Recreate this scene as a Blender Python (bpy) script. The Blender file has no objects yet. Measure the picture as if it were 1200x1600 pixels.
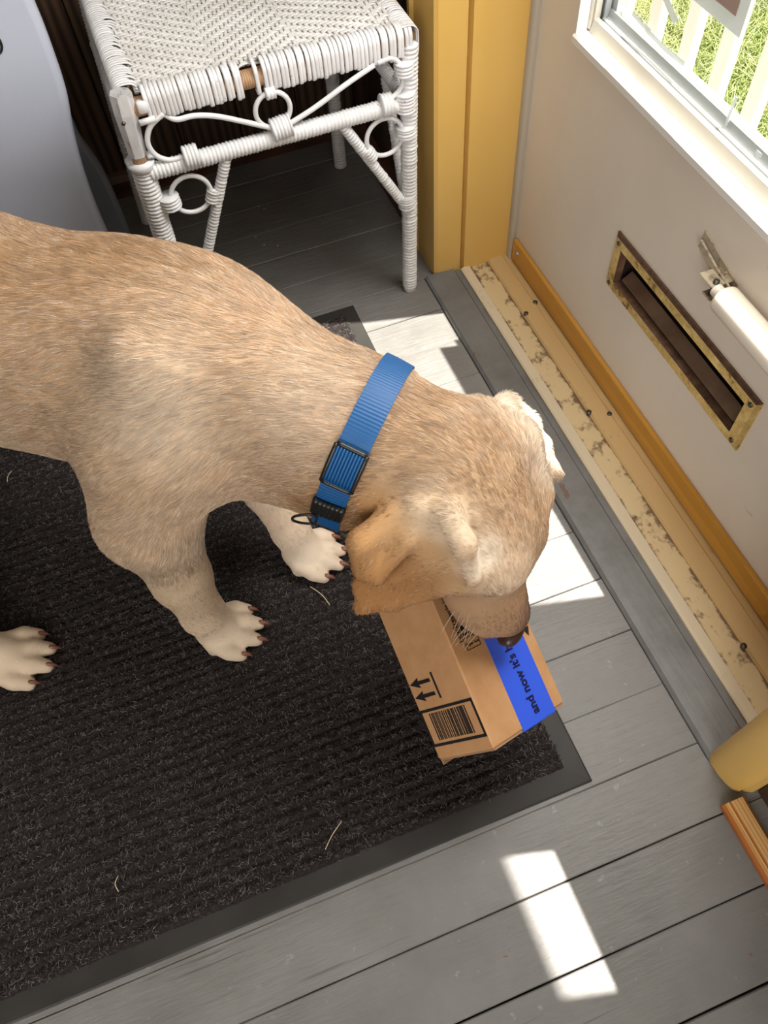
import bpy, math, random
import numpy as np
from mathutils import Vector, Matrix
random.seed(7); rng = np.random.default_rng(7)
C = bpy.context.scene.collection
SC = bpy.context.scene

# ------------------------------------------------------------ camera
CAM = bpy.data.cameras.new('camera'); cam = bpy.data.objects.new('camera', CAM); C.objects.link(cam)
Rm = np.array([[0.93486, -0.35051, -0.05613], [-0.32760, -0.79113, -0.51650], [0.13663, 0.50125, -0.85445]])
u_, s_, v_ = np.linalg.svd(Rm); Rm = u_ @ v_
r, d, f = Rm
cam.matrix_world = Matrix(((r[0], -d[0], -f[0], 0), (r[1], -d[1], -f[1], 0), (r[2], -d[2], -f[2], 1.05), (0, 0, 0, 1)))
CAM.sensor_fit = 'HORIZONTAL'; CAM.sensor_width = 36; CAM.lens = 1206.36/1200*36; CAM.clip_start = .02
SC.camera = cam
# ------------------------------------------------------------ exposure, sky, sun
SC.view_settings.view_transform = 'Standard'; SC.view_settings.look = 'None'
SC.view_settings.exposure = 0.0; SC.view_settings.gamma = 1; SC.view_settings.use_curve_mapping = False
W = bpy.data.worlds.new('sky'); SC.world = W; W.use_nodes = True
bg = W.node_tree.nodes['Background']; bg.inputs[0].default_value = (.88, .93, 1.0, 1); bg.inputs[1].default_value = 1.15
SUN = bpy.data.lights.new('sun', 'SUN'); SUN.energy = 19; SUN.angle = math.radians(.55); SUN.color = (1, .96, .88)
sun = bpy.data.objects.new('sun', SUN); C.objects.link(sun)
sun.rotation_euler = Vector((-.37, .092, -1)).to_track_quat('-Z', 'Y').to_euler(); sun.location = (3, -1, 6)
def area(name, loc, aim, sx, sy, e, col):
    l = bpy.data.lights.new(name, 'AREA'); l.shape = 'RECTANGLE'; l.size = sx; l.size_y = sy; l.energy = e; l.color = col
    o = bpy.data.objects.new(name, l); C.objects.link(o); o.location = loc
    o.rotation_euler = (Vector(aim)-Vector(loc)).to_track_quat('-Z', 'Y').to_euler(); return o
area('front_fill_area', (-1.15, -1.85, 1.6), (0, .6, .3), 1.5, 1.3, 43, (1, .975, .94))  # added area fill at an unseen opening behind the camera
area('daylight_through_door_window', (.70, .60, 1.42), (-.2, .62, .3), .62, .85, 22, (1, .98, .95))

# ------------------------------------------------------------ helpers
def tag(o, label=None, cat=None, group=None, kind=None):
    if label: o['label'] = label
    if cat: o['category'] = cat
    if group: o['group'] = group
    if kind: o['kind'] = kind
    return o
def empty(name, loc=(0, 0, 0), parent=None):
    o = bpy.data.objects.new(name, None); C.objects.link(o); o.location = loc; o.empty_display_size = .05
    if parent: o.parent = parent
    return o
def wmat(o):
    m = Matrix.Translation(o.location) if o.parent is None else wmat(o.parent) @ Matrix.Translation(o.location)
    return m
class MB:
    """collects shapes; build() links them as ONE mesh object (points are given in world space)"""
    def __init__(s): s.v = []; s.f = []; s.n = 0; s.c = []
    def add(s, v, f, col=None):
        v = np.asarray(v, float); s.v.append(v); s.f += [tuple(int(i)+s.n for i in q) for q in f]; s.n += len(v)
        s.c.append(np.tile(np.array(col if col is not None else (1, 1, 1)), (len(v), 1)) if col is None or np.ndim(col) == 1 else col)
    def box(s, a, b, col=None, bev=0.0):
        a = np.array(a, float); b = np.array(b, float); lo = np.minimum(a, b); hi = np.maximum(a, b)
        if bev <= 0:
            v = [(x, y, z) for x in (lo[0], hi[0]) for y in (lo[1], hi[1]) for z in (lo[2], hi[2])]
            s.add(v, [(0, 1, 3, 2), (4, 6, 7, 5), (0, 4, 5, 1), (2, 3, 7, 6), (0, 2, 6, 4), (1, 5, 7, 3)], col); return
        b_ = min(bev, *(np.abs(hi-lo)*.49)); v = []; idx = {}
        for i in (0, 1):
            for j in (0, 1):
                for k in (0, 1):
                    p = np.array([(lo, hi)[i][0], (lo, hi)[j][1], (lo, hi)[k][2]])
                    sg = np.array([1-2*i, 1-2*j, 1-2*k])
                    for ax in range(3):
                        q = p+sg*b_; q[ax] = p[ax]; idx[(i, j, k, ax)] = len(v); v.append(q)
        f = []
        g = lambda i, j, k, ax: idx[(i, j, k, ax)]
        f += [(g(0, 0, 0, 0), g(0, 0, 1, 0), g(0, 1, 1, 0), g(0, 1, 0, 0)), (g(1, 0, 0, 0), g(1, 1, 0, 0), g(1, 1, 1, 0), g(1, 0, 1, 0))]
        f += [(g(0, 0, 0, 1), g(1, 0, 0, 1), g(1, 0, 1, 1), g(0, 0, 1, 1)), (g(0, 1, 0, 1), g(0, 1, 1, 1), g(1, 1, 1, 1), g(1, 1, 0, 1))]
        f += [(g(0, 0, 0, 2), g(0, 1, 0, 2), g(1, 1, 0, 2), g(1, 0, 0, 2)), (g(0, 0, 1, 2), g(1, 0, 1, 2), g(1, 1, 1, 2), g(0, 1, 1, 2))]
        for i in (0, 1):
            for j in (0, 1):
                q = (g(i, j, 0, 0), g(i, j, 1, 0), g(i, j, 1, 1), g(i, j, 0, 1)); f.append(q if i != j else q[::-1])
                q = (g(i, 0, j, 0), g(i, 0, j, 2), g(i, 1, j, 2), g(i, 1, j, 0)); f.append(q if i != j else q[::-1])
                q = (g(0, i, j, 1), g(1, i, j, 1), g(1, i, j, 2), g(0, i, j, 2)); f.append(q if i != j else q[::-1])
                for k in (0, 1):
                    q = (g(i, j, k, 0), g(i, j, k, 1), g(i, j, k, 2)); f.append(q if (i+j+k) % 2 else q[::-1])
        s.add(v, f, col)
    def prism(s, prof, axis, t0, t1, col=None):
        """prof: list of 2-D points (the two other axes, in order), extruded along axis"""
        n = len(prof); v = []
        for t in (t0, t1):
            for p in prof:
                q = list(p); q.insert(axis, t); v.append(q)
        s.add(v, [tuple(range(n))[::-1], tuple(range(n, 2*n))]+[(i, (i+1) % n, (i+1) % n+n, i+n) for i in range(n)], col)
    def tube(s, pts, rad, n=8, closed=False, col=None, flat=1.0, up=None, cap=True):
        pts = np.array(pts, float); m = len(pts); rad = np.ones(m)*rad
        if closed: T = np.roll(pts, -1, 0)-np.roll(pts, 1, 0)
        else:
            T = np.empty_like(pts); T[1:-1] = pts[2:]-pts[:-2]; T[0] = pts[1]-pts[0]; T[-1] = pts[-1]-pts[-2]
        T /= np.linalg.norm(T, axis=1, keepdims=True)+1e-12
        v = []; u = np.array(up, float) if up is not None else (np.array([0, 0, 1.]) if abs(T[0][2]) < .9 else np.array([1., 0, 0]))
        a = np.arange(n)*2*math.pi/n
        for i in range(m):
            if up is not None: u = np.array(up if np.ndim(up) == 1 else up[i], float)
            u = u-u@T[i]*T[i]; u /= np.linalg.norm(u)+1e-12; w = np.cross(T[i], u)
            v.append(pts[i]+rad[i]*(np.cos(a)[:, None]*w+flat*np.sin(a)[:, None]*u))
        v = np.concatenate(v); f = []
        for i in range(m if closed else m-1):
            j = (i+1) % m
            for k in range(n):
                f.append((i*n+k, i*n+(k+1) % n, j*n+(k+1) % n, j*n+k))
        if not closed and cap: f += [tuple(range(n))[::-1], tuple(range((m-1)*n, m*n))]
        s.add(v, f, col)
    def build(s, name, mat, parent=None, smooth=True, kind=None, label=None, angle=None):
        me = bpy.data.meshes.new(name); V_ = np.concatenate(s.v)
        if parent is not None:
            off = np.array(wmat(parent).to_translation()); V_ = V_-off
        me.from_pydata(V_.tolist(), [], s.f)
        ca = me.color_attributes.new('tint', 'FLOAT_COLOR', 'POINT')
        cc = np.concatenate(s.c); ca.data.foreach_set('color', np.concatenate([cc, np.ones((len(cc), 1))], 1).astype(np.float32).ravel())
        if smooth:
            me.polygons.foreach_set('use_smooth', [True]*len(me.polygons))
            if angle: me.set_sharp_from_angle(angle=math.radians(angle))
        me.materials.append(mat); me.update()
        o = bpy.data.objects.new(name, me); C.objects.link(o)
        if parent is not None: o.parent = parent
        if kind: o['kind'] = kind
        if label: o['label'] = label
        return o
def bez(pts, n=12, closed=False):
    """Catmull-Rom through the points"""
    P = [np.array(p, float) for p in pts]; m = len(P); out = []
    for i in range(m if closed else m-1):
        p0 = P[(i-1) % m] if closed or i > 0 else 2*P[0]-P[1]; p1 = P[i]; p2 = P[(i+1) % m]
        p3 = P[(i+2) % m] if closed or i+2 < m else 2*P[-1]-P[-2]
        for k in range(n):
            t = k/n; out.append(.5*((2*p1)+(p2-p0)*t+(2*p0-5*p1+4*p2-p3)*t*t+(3*p1-p0-3*p2+p3)*t**3))
    if not closed: out.append(P[-1])
    return np.array(out)
def resample(P, ds):
    P = np.array(P); L = np.r_[0, np.cumsum(np.linalg.norm(np.diff(P, axis=0), axis=1))]; n = max(2, int(L[-1]/ds)+1)
    t = np.linspace(0, L[-1], n); return np.stack([np.interp(t, L, P[:, i]) for i in range(3)], 1), t
def wrapped(mb, path, rad, pitch=.0062, n=12):
    P, t = resample(path, pitch/5); ph = np.abs(np.sin(math.pi*t/pitch))
    j = rng.normal(0, 1, int(t[-1]/pitch)+2)[(t/pitch).astype(int)]
    mb.tube(P, rad*(.86+.16*ph**.6)+j*.00025, n)

# ------------------------------------------------------------ materials
def mat(name, base, rough=.6, metal=0, spec=.5, coat=0):
    m = bpy.data.materials.new(name); m.use_nodes = True; b = m.node_tree.nodes['Principled BSDF']
    b.inputs['Base Color'].default_value = (*base, 1); b.inputs['Roughness'].default_value = rough
    b.inputs['Metallic'].default_value = metal; b.inputs['Specular IOR Level'].default_value = spec; b.inputs['Coat Weight'].default_value = coat
    return m
class N:
    def __init__(s, m): s.m = m; s.t = m.node_tree; s.b = s.t.nodes['Principled BSDF']; s.co = s.t.nodes.new('ShaderNodeTexCoord')
    def new(s, ty, **k):
        n = s.t.nodes.new(ty)
        for a, b in k.items(): setattr(n, a, b)
        return n
    def ln(s, a, b): s.t.links.new(a, b)
    def mapped(s, sc, out='Object'):
        mp = s.new('ShaderNodeMapping'); mp.inputs['Scale'].default_value = sc; s.ln(s.co.outputs[out], mp.inputs[0]); return mp.outputs[0]
    def noise(s, sc, scale=1., detail=4, rough=.5, dist=0):
        n = s.new('ShaderNodeTexNoise'); s.ln(s.mapped(sc), n.inputs['Vector']); n.inputs['Scale'].default_value = scale
        n.inputs['Detail'].default_value = detail; n.inputs['Roughness'].default_value = rough; n.inputs['Distortion'].default_value = dist; return n.outputs[0]
    def ramp(s, x, stops):
        r = s.new('ShaderNodeValToRGB'); s.ln(x, r.inputs[0]); e = r.color_ramp.elements
        while len(e) < len(stops): e.new(.5)
        for q, (p, c) in zip(e, stops): q.position = p; q.color = (*c, 1) if len(c) == 3 else c
        return r.outputs[0]
    def mix(s, fac, a, b, mode='MIX'):
        n = s.new('ShaderNodeMix'); n.data_type = 'RGBA'; n.blend_type = mode
        for sock, x in ((n.inputs[0], fac), (n.inputs[6], a), (n.inputs[7], b)):
            if isinstance(x, (int, float)): sock.default_value = x
            elif isinstance(x, tuple): sock.default_value = (*x, 1)
            else: s.ln(x, sock)
        return n.outputs[2]
    def attr(s, name): n = s.new('ShaderNodeAttribute'); n.attribute_name = name; return n.outputs['Color']
    def color(s, x): s.ln(x, s.b.inputs['Base Color'])
    def rough(s, x): s.ln(x, s.b.inputs['Roughness'])
    def bump(s, x, strength=.3, dist=.002):
        n = s.new('ShaderNodeBump'); n.inputs['Strength'].default_value = strength; n.inputs['Distance'].default_value = dist
        s.ln(x, n.inputs['Height']); s.ln(n.outputs[0], s.b.inputs['Normal'])
G3 = lambda x: (x, x, x)
# painted grey floorboards
M_floor = mat('grey_floor_paint', (.15, .15, .152), .42); n = N(M_floor)
g = n.noise((6, 60, 1), 3, 6, .65); b1 = n.noise((1, 1, 1), 9, 5, .6)
c = n.mix(n.ramp(b1, [(.3, (.125, .124, .124)), (.7, (.17, .170, .172))]), G3(0), G3(0)) if False else n.ramp(b1, [(.3, (.142, .131, .122)), (.7, (.192, .180, .171))])
c = n.mix(1.0, c, n.attr('tint'), 'MULTIPLY')
sc_ = n.noise((1, 1, 1), 55, 3, .6)
c = n.mix(n.ramp(sc_, [(.66, G3(0)), (.72, G3(.35))]), c, (.34, .34, .34))
chip = n.noise((1, 2.2, 1), 16, 4, .6)
c = n.mix(n.ramp(chip, [(.715, G3(0)), (.728, G3(1))]), c, (.16, .075, .04))
n.color(c); n.rough(n.ramp(b1, [(.3, G3(.36)), (.75, G3(.56))]))
ck = n.noise((1.3, 75, 1), 2.2, 5, .62); c = n.mix(n.ramp(ck, [(.30, G3(.8)), (.36, G3(0))]), c, (.07, .062, .055)); n.color(c)
hg = n.mix(.6, g, n.noise((3, 14, 1), 6, 5, .6)); n.bump(hg, .85, .0026)
# dark stained wood boards
def wood(name, c0, c1, sc, rough=.5, bump=.4):
    m = mat(name, c0, rough); n = N(m)
    w = n.new('ShaderNodeTexWave', wave_type='BANDS', bands_direction='X'); n.ln(n.mapped(sc), w.inputs['Vector'])
    w.inputs['Scale'].default_value = 1; w.inputs['Distortion'].default_value = 7; w.inputs['Detail'].default_value = 3; w.inputs['Detail Scale'].default_value = .7
    x = n.mix(.35, w.outputs[0], n.noise((sc[0]*5, sc[1]*5, sc[2]*5), 1, 5, .6))
    n.color(n.mix(1, n.ramp(x, [(.15, c0), (.8, c1)]), n.attr('tint'), 'MULTIPLY')); n.bump(x, bump, .0015); return m
M_dwood = wood('dark_stained_boards', (.022, .011, .006), (.085, .045, .026), (18, 18, 1.6), .55)
M_rwood = wood('red_brown_base_board', (.05, .018, .010), (.10, .036, .018), (3, 60, 60), .45, .2)
M_pine = wood('varnished_pine', (.52, .27, .085), (.70, .42, .17), (60, 2, 40), .35, .12)
M_pineedge = mat('orange_brown_varnish', (.40, .13, .03), .35)
M_bare = wood('bare_rattan_pole', (.30, .16, .08), (.46, .28, .15), (90, 90, 8), .5, .2)
# yellow painted trim
M_yel = mat('yellow_gloss_paint', (.62, .40, .125), .33); n = N(M_yel)
x = n.noise((1, 1, .3), 7, 4); n.color(n.ramp(x, [(.3, (.66, .395, .095)), (.7, (.73, .465, .14))]))
y = n.noise((1, 1, 1), 60, 4); n.bump(n.mix(.5, y, n.noise((1, 1, .2), 18, 3)), .12, .002)
M_sill = mat('grey_sill_paint', (.15, .15, .15), .45); n = N(M_sill)
x = n.noise((1, 1, 1), 14, 6, .7); c = n.ramp(x, [(.3, (.110, .104, .098)), (.7, (.175, .170, .165))])
ch = n.noise((2.2, 1, 1), 12, 5, .65); c = n.mix(n.ramp(ch, [(.68, G3(0)), (.70, G3(1))]), c, (.13, .065, .04)); n.color(c); n.bump(n.noise((40, 4, 4), 2, 5), .3, .002)
# threshold: worn cream aluminium
def grime(name, base, dirt, th, sc=30, rough=.45, amount=1.0, edge=None):
    m = mat(name, base, rough); n = N(m); x = n.mix(.55, n.noise((1, .7, 1), sc, 7, .72), n.noise((1, 1, 1), sc*.16, 3, .6))
    if edge:   # dirt gathered along both edges of the track
        sp = n.new('ShaderNodeSeparateXYZ'); n.ln(n.co.outputs['Object'], sp.inputs[0])
        def mth(op, a, b):
            k = n.new('ShaderNodeMath', operation=op)
            for s_, v_ in ((k.inputs[0], a), (k.inputs[1], b)):
                if isinstance(v_, (int, float)): s_.default_value = v_
                else: n.ln(v_, s_)
            return k.outputs[0]
        e_ = mth('POWER', mth('ABSOLUTE', mth('MULTIPLY', mth('SUBTRACT', sp.outputs[0], edge[0]), 1/edge[1]), 0), 5)
        x = n.mix(1.0, x, mth('MULTIPLY', e_, .13), 'ADD')
    n.color(n.mix(n.ramp(x, [(th, G3(0)), (th+.09, G3(amount))]), base, dirt)); n.bump(x, .12, .001); return m
M_th1 = grime('threshold_lip_cream', (.60, .50, .36), (.40, .31, .20), .61, 80)
M_th2 = grime('threshold_dirty_track', (.60, .45, .25), (.15, .085, .045), .53, 150, .6, 1.0, (.533, .018))
M_th3 = grime('threshold_tan_ridge', (.56, .375, .17), (.36, .22, .11), .60, 110)
M_screw = mat('dull_screw_steel', (.12, .11, .10), .4, .8)
M_door = mat('grey_beige_door_paint', (.58, .535, .485), .42); n = N(M_door)
x = n.noise((1, 1, 1), 5, 4); c = n.ramp(x, [(.3, (.70, .615, .525)), (.7, (.77, .69, .60))])
sp = n.noise((1, .6, 2.4), 26, 3, .5); c = n.mix(n.ramp(sp, [(.73, G3(0)), (.76, G3(.5))]), c, (.30, .22, .15)); n.color(c)
M_strip = wood('amber_varnished_sweep', (.50, .235, .03), (.60, .30, .05), (6, 2, 60), .3, .05)
M_white = grime('white_sash_paint', (.80, .78, .74), (.42, .34, .26), .60, 34, .4, .8)
M_whiteclean = mat('clean_white_trim', (.80, .80, .79), .4)
M_seal = mat('dark_window_seal', (.05, .06, .06), .5)
M_alum = mat('grey_window_track', (.45, .47, .47), .35, .3)
M_bead = grime('cream_glazing_stop', (.62, .58, .50), (.25, .15, .08), .56, 28)
M_bronze = mat('cream_painted_frame_strip', (.45, .39, .31), .35)
M_glass = bpy.data.materials.new('clear_pane'); M_glass.use_nodes = True; nt = M_glass.node_tree; nt.nodes.clear()
o_ = nt.nodes.new('ShaderNodeOutputMaterial'); mx = nt.nodes.new('ShaderNodeMixShader'); tr = nt.nodes.new('ShaderNodeBsdfTransparent'); gl = nt.nodes.new('ShaderNodeBsdfGlossy')
gl.inputs['Roughness'].default_value = .02; mx.inputs[0].default_value = .05; tr.inputs[0].default_value = (.96, .97, .96, 1)
nt.links.new(tr.outputs[0], mx.inputs[1]); nt.links.new(gl.outputs[0], mx.inputs[2]); nt.links.new(mx.outputs[0], o_.inputs[0])
# brass with tarnish
M_brass = mat('tarnished_brass', (.55, .40, .15), .33, .65); n = N(M_brass)
x = n.mix(.5, n.noise((1, 1, 1), 140, 5, .75), n.noise((1, 1, 1), 22, 3)); n.color(n.ramp(x, [(.38, (.16, .08, .04)), (.45, (.58, .40, .13)), (.7, (.88, .68, .30))]))
n.rough(n.ramp(x, [(.4, G3(.55)), (.6, G3(.3))])); n.bump(x, .25, .001)
M_brassd = mat('brown_tarnished_brass', (.14, .075, .055), .45, .7); n = N(M_brassd)
x = n.noise((1, 1, 1), 60, 5, .7); n.color(n.ramp(x, [(.35, (.10, .05, .04)), (.7, (.22, .14, .09))])); n.bump(x, .2, .001)
M_flap = mat('brown_bronze_flap', (.20, .125, .08), .32, .75); n = N(M_flap); x = n.noise((1, 1, 1), 20, 4); n.color(n.ramp(x, [(.35, (.24, .15, .10)), (.7, (.38, .26, .18))]))
M_dark = mat('dark_slot_liner', (.03, .018, .012), .6)
M_closer = mat('cream_enamel_tube', (.80, .73, .63), .22, 0, .6)
M_brk = grime('worn_zinc_bracket', (.42, .35, .25), (.14, .09, .06), .53, 90, .42)
M_plas = mat('light_grey_plastic', (.47, .49, .58), .42); n = N(M_plas); n.bump(n.noise((1, 1, 1), 170, 3), .22, .001)
M_plas2 = mat('dark_grey_plastic', (.21, .225, .27), .45)
M_black = mat('black_moulding', (.012, .012, .012), .35)
M_wick = mat('white_painted_wicker', (.74, .73, .735), .42); n = N(M_wick)
x = n.noise((1, 1, 1), 95, 4, .6); c = n.mix(n.ramp(x, [(.70, G3(0)), (.73, G3(1))]), n.mix(1, n.ramp(n.noise((1, 1, 1), 14, 3), [(.3, (.66, .64, .635)), (.7, (.77, .765, .78))]), n.attr('tint'), 'MULTIPLY'), (.33, .17, .10)); n.color(c)
M_metal = mat('scuffed_steel_strap', (.45, .43, .43), .4, .25); n = N(M_metal); x = n.noise((1, 1, .3), 70, 5, .7)
n.color(n.ramp(x, [(.34, (.10, .09, .09)), (.46, (.62, .60, .60)), (.75, (.75, .73, .73))]))
M_rub = mat('black_rubber_border', (.032, .031, .031), .55, 0, .3); n = N(M_rub)
x = n.noise((1, 1, 1), 12, 5); n.color(n.ramp(x, [(.35, (.019, .016, .014)), (.75, (.034, .030, .027))])); n.bump(n.noise((1, 1, 1), 160, 3), .12, .001)
M_pile = mat('charcoal_carpet_pile', (.03, .026, .026), .95, 0, .15); n = N(M_pile)
x = n.noise((1, 1, 1), 420, 3, .7); n.color(n.ramp(x, [(.35, (.013, .009, .008)), (.6, (.032, .025, .024)), (.78, (.10, .088, .086))])); n.bump(x, .8, .003)
M_fib = mat('charcoal_fibres', (.04, .036, .037), .6, 0, .3); n = N(M_fib); n.color(n.attr('tint'))
M_card = mat('brown_cardboard', (.42, .235, .125), .8, 0, .2); n = N(M_card)
x = n.noise((1, 1, 1), 40, 5, .6); n.color(n.ramp(x, [(.3, (.44, .225, .098)), (.7, (.52, .28, .135))])); n.bump(n.noise((1, 1, 1), 260, 3), .1, .001)
M_cardin = mat('bare_card_edge', (.34, .19, .10), .9)
M_ink = mat('black_print', (.012, .011, .012), .6, 0, .3)
M_tape = mat('blue_parcel_tape', (.035, .105, .72), .28, 0, .6); n = N(M_tape); n.bump(n.noise((1, 1, 1), 30, 3), .08, .002)
M_tapeink = mat('dark_navy_print', (.008, .010, .06), .35)
M_web = mat('blue_nylon_webbing', (.004, .082, .25), .48, 0, .5)
M_coat = mat('dog_skin_and_coat', (.6, .4, .25), .75, 0, .2); n = N(M_coat); n.color(n.attr('tint'))
M_fur = mat('dog_fur_strands', (.6, .4, .25), .38, 0, .5); n = N(M_fur); n.color(n.attr('tint'))
M_nose = mat('dark_brown_nose', (.045, .020, .018), .35); n = N(M_nose); n.bump(n.noise((1, 1, 1), 500, 2), .35, .001)
M_claw = mat('brown_claw', (.20, .075, .045), .35)
M_eye = mat('dark_eye', (.01, .006, .004), .08)
M_pale = mat('sunlit_white_picket_paint', (.78, .75, .70), .6)
M_brick = mat('brown_paper_card', (.36, .26, .22), .6)
M_stape = bpy.data.materials.new('translucent_tape'); M_stape.use_nodes = True; b = M_stape.node_tree.nodes['Principled BSDF']
b.inputs['Base Color'].default_value = (.78, .84, .84, 1); b.inputs['Roughness'].default_value = .4; b.inputs['Alpha'].default_value = .82
M_wallp = mat('cream_porch_wall', (.62, .56, .46), .7); M_ceil = mat('white_ceiling_boards', (.75, .74, .70), .7)
M_grass = mat('grass_blades', (.20, .36, .04), .55, 0, .3); n = N(M_grass); n.color(n.attr('tint'))
M_soil = mat('lawn_ground', (.14, .20, .03), .9); n = N(M_soil); n.color(n.ramp(n.noise((1, 1, 1), 20, 4), [(.35, (.10, .16, .02)), (.7, (.30, .36, .08))]))
M_conc = mat('pale_landing_paint', (.55, .53, .50), .7)
M_straw = mat('pale_dry_straw', (.60, .48, .30), .7)

def curves(name, P, rad, col, mt, parent=None, kind='stuff', taper=True):
    """P: (strands, points, 3) in world space -> one hair-curves object"""
    n_, k = P.shape[:2]; hc = bpy.data.hair_curves.new(name); hc.add_curves([k]*n_)
    off = np.array(wmat(parent).to_translation()) if parent is not None else 0
    hc.attributes['position'].data.foreach_set('vector', (P-off).astype(np.float32).ravel())
    t = np.linspace(0, 1, k); w = (1-.85*t**1.5) if taper else np.ones(k)
    ra = (np.asarray(rad).reshape(-1, 1)*np.ones((n_, 1))*w).astype(np.float32).ravel()
    a = hc.attributes.get('radius') or hc.attributes.new('radius', 'FLOAT', 'POINT'); a.data.foreach_set('value', ra)
    a = hc.attributes.new('tint', 'FLOAT_COLOR', 'CURVE'); a.data.foreach_set('color', np.concatenate([col, np.ones((n_, 1))], 1).astype(np.float32).ravel())
    hc.materials.append(mt); o = bpy.data.objects.new(name, hc); C.objects.link(o)
    if parent is not None: o.parent = parent
    if kind: o['kind'] = kind
    return o

CRUMBS = [(.188, 1.427, .0011, 'white crumb under the stool, farthest from the camera'), (.196, 1.412, .0009, 'white crumb just in front of the farthest one under the stool'),
 (.156, 1.335, .0013, 'white crumb under the stool at the far left of the near cluster'), (.165, 1.304, .0015, 'largest white crumb in the near cluster under the stool'),
 (.190, 1.290, .0013, 'white crumb under the stool at the right of the near cluster')]
# ============================================================ THE SETTING
# floor: painted boards running along x, real gaps between them
fl = MB(); pitch = .087; y0 = .037
k = -22
while True:
    a = y0+k*pitch; b = a+pitch
    if a > 1.62: break
    t = 1+rng.normal(0, .05); dz = rng.normal(0, .0006)
    gp = .0003 if k not in (-2, -1) else .0008
    x0, x1 = -2.0, (.4255 if -.0 < a < 1.075 else .49)
    pr_ = [(a+gp, -.02), (a+gp, dz-.0014), (a+gp+.0012, dz), (b-gp-.0012, dz), (b-gp, dz-.0014), (b-gp, -.02)]
    # slightly uneven boards: several stations along the length
    xs = np.linspace(x0, x1, 40); v = []; wob = np.cumsum(rng.normal(0, .00022, 40)); wob -= wob.mean()
    for i, x in enumerate(xs):
        for (yy, zz) in pr_: v.append((x, yy+wob[i]*(1 if zz > -.01 else 0), zz))
    m_ = len(pr_); f_ = [tuple(range(m_))[::-1], tuple(range(39*m_, 40*m_))]
    for i in range(39):
        for j in range(m_-1): f_.append((i*m_+j, (i+1)*m_+j, (i+1)*m_+j+1, i*m_+j+1))
    fl.add(v, f_, (t, t, t*.995)); k += 1
fl.box((.4257, .0375, -.02), (.49, .104, -.0006)); fl.box((-2, -1.9, -.05), (.49, 1.62, -.02), (.12, .1, .09))
fl.build('floor', M_floor, None, smooth=False, kind='structure')
# raised grey sill boards before the threshold
s1 = MB(); s1.prism([(.4262, -.05), (.4262, .004), (.431, .0085), (.484, .0085), (.4845, .006), (.4845, -.05)], 1, .10, 1.078)
s1.prism([(.4856, -.05), (.4856, .0065), (.4955, .0065), (.4955, -.05)], 1, .103, 1.07)
# rotate order: prism on axis 1 takes (x, z)
s1.build('trim_1', M_sill, None, smooth=False, kind='structure')
th = empty('trim_2'); th['kind'] = 'structure'
q = MB(); q.prism([(.4955, -.04), (.4955, .011), (.499, .013), (.514, .0115), (.515, -.04)], 1, .106, 1.066); q.build('front_lip', M_th1, th, False)
q = MB(); q.prism([(.515, -.04), (.515, .008), (.551, .009), (.551, -.04)], 1, .106, 1.066); q.build('dirty_track', M_th2, th, False)
q = MB(); q.prism([(.551, -.04), (.551, .011), (.554, .0145), (.581, .0155), (.583, .013), (.70, .012), (.70, -.04)], 1, .106, 1.066); q.build('raised_ridge', M_th3, th, False)
for (x, y) in ((.583, .924), (.5555, .905), (.5507, .658), (.5796, .6415), (.5496, .214), (.579, .19)):
    q = MB(); q.tube([(x, y, .012), (x, y, .0168)], .0042, 12); q.build('screw', M_screw, th)
# door jambs / casings in yellow paint
q = MB()
q.prism([(.446, 1.081), (.452, 1.077), (.497, 1.074), (.5, 1.079), (.502, 1.066), (.5985, 1.064), (.5985, 1.16), (.446, 1.16)], 2, 0, 2.12)
q.prism([(.4475, 1.085), (.428, 1.092), (.430, 1.10), (.4475, 1.158)], 2, 0, 2.12) if False else None
q.prism([(.462, 1.155), (.440, 1.163), (.440, 1.172), (.462, 1.175)], 2, 0, 2.12)
q.build('trim_3', M_yel, None, False, kind='structure')
q = MB()   # near casing with a rounded front
pr_ = []
for a in np.linspace(0, math.pi/2, 9): pr_.append((.447-.018*math.sin(a)*1.0-.0, .098-.046*(a/(math.pi/2))))
pr_ = [(.60, .108), (.4305, .1055), (.4275, .1), (.4265, .092), (.4275, .080), (.4305, .067), (.4345, .057), (.439, .0525), (.444, .0545), (.446, .051), (.455, .046), (.60, .046)]
q.prism(pr_[::-1], 2, 0, 2.12); q.build('trim_4', M_yel, None, True, kind='structure').data.set_sharp_from_angle(angle=.5)
q = MB(); q.box((.44, .05, 2.03), (.60, 1.16, 2.12)); q.build('trim_5', M_yel, None, False, kind='structure')
# walls on the door side
def boards(mb, axis, pos, a, b, z0, z1, w, th_):
    x = a
    while x < b-1e-6:
        e = min(x+w, b); t = 1+rng.normal(0, .12)
        if axis == 0: mb.box((pos, x+.0012, z0), (pos+th_, e-.0012, z1), (t, t, t), .0015)
        else: mb.box((x+.0012, pos, z0), (e-.0012, pos+th_, z1), (t, t, t), .0015)
        x = e
q = MB(); boards(q, 0, .468, 1.16, 1.60, 0, 2.3, .11, .05); boards(q, 0, .462, -1.9, .046, 0, .62, .11, .05)
q.box((.44, -1.9, .62), (.60, .046, .65)); q.box((.47, -1.9, 1.9), (.6, 1.6, 2.3)); q.box((.47, .004, .74), (.60, .046, 1.9)); q.box((.4635, -.235, .74), (.60, -.185, 1.9)); q.box((.4635, -1.9, .65), (.60, .046, .74)); q.box((.5, 1.1, 0), (.6, 1.7, 2.3)); q.build('wall_right', M_dwood, None, False, kind='structure')
q = MB(); boards(q, 1, 1.60, -2.0, .52, 0, 2.3, .13, .04); q.box((-2.05, 1.62, 0), (.6, 1.68, 2.3)); q.build('wall_back', M_dwood, None, False, kind='structure')
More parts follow.
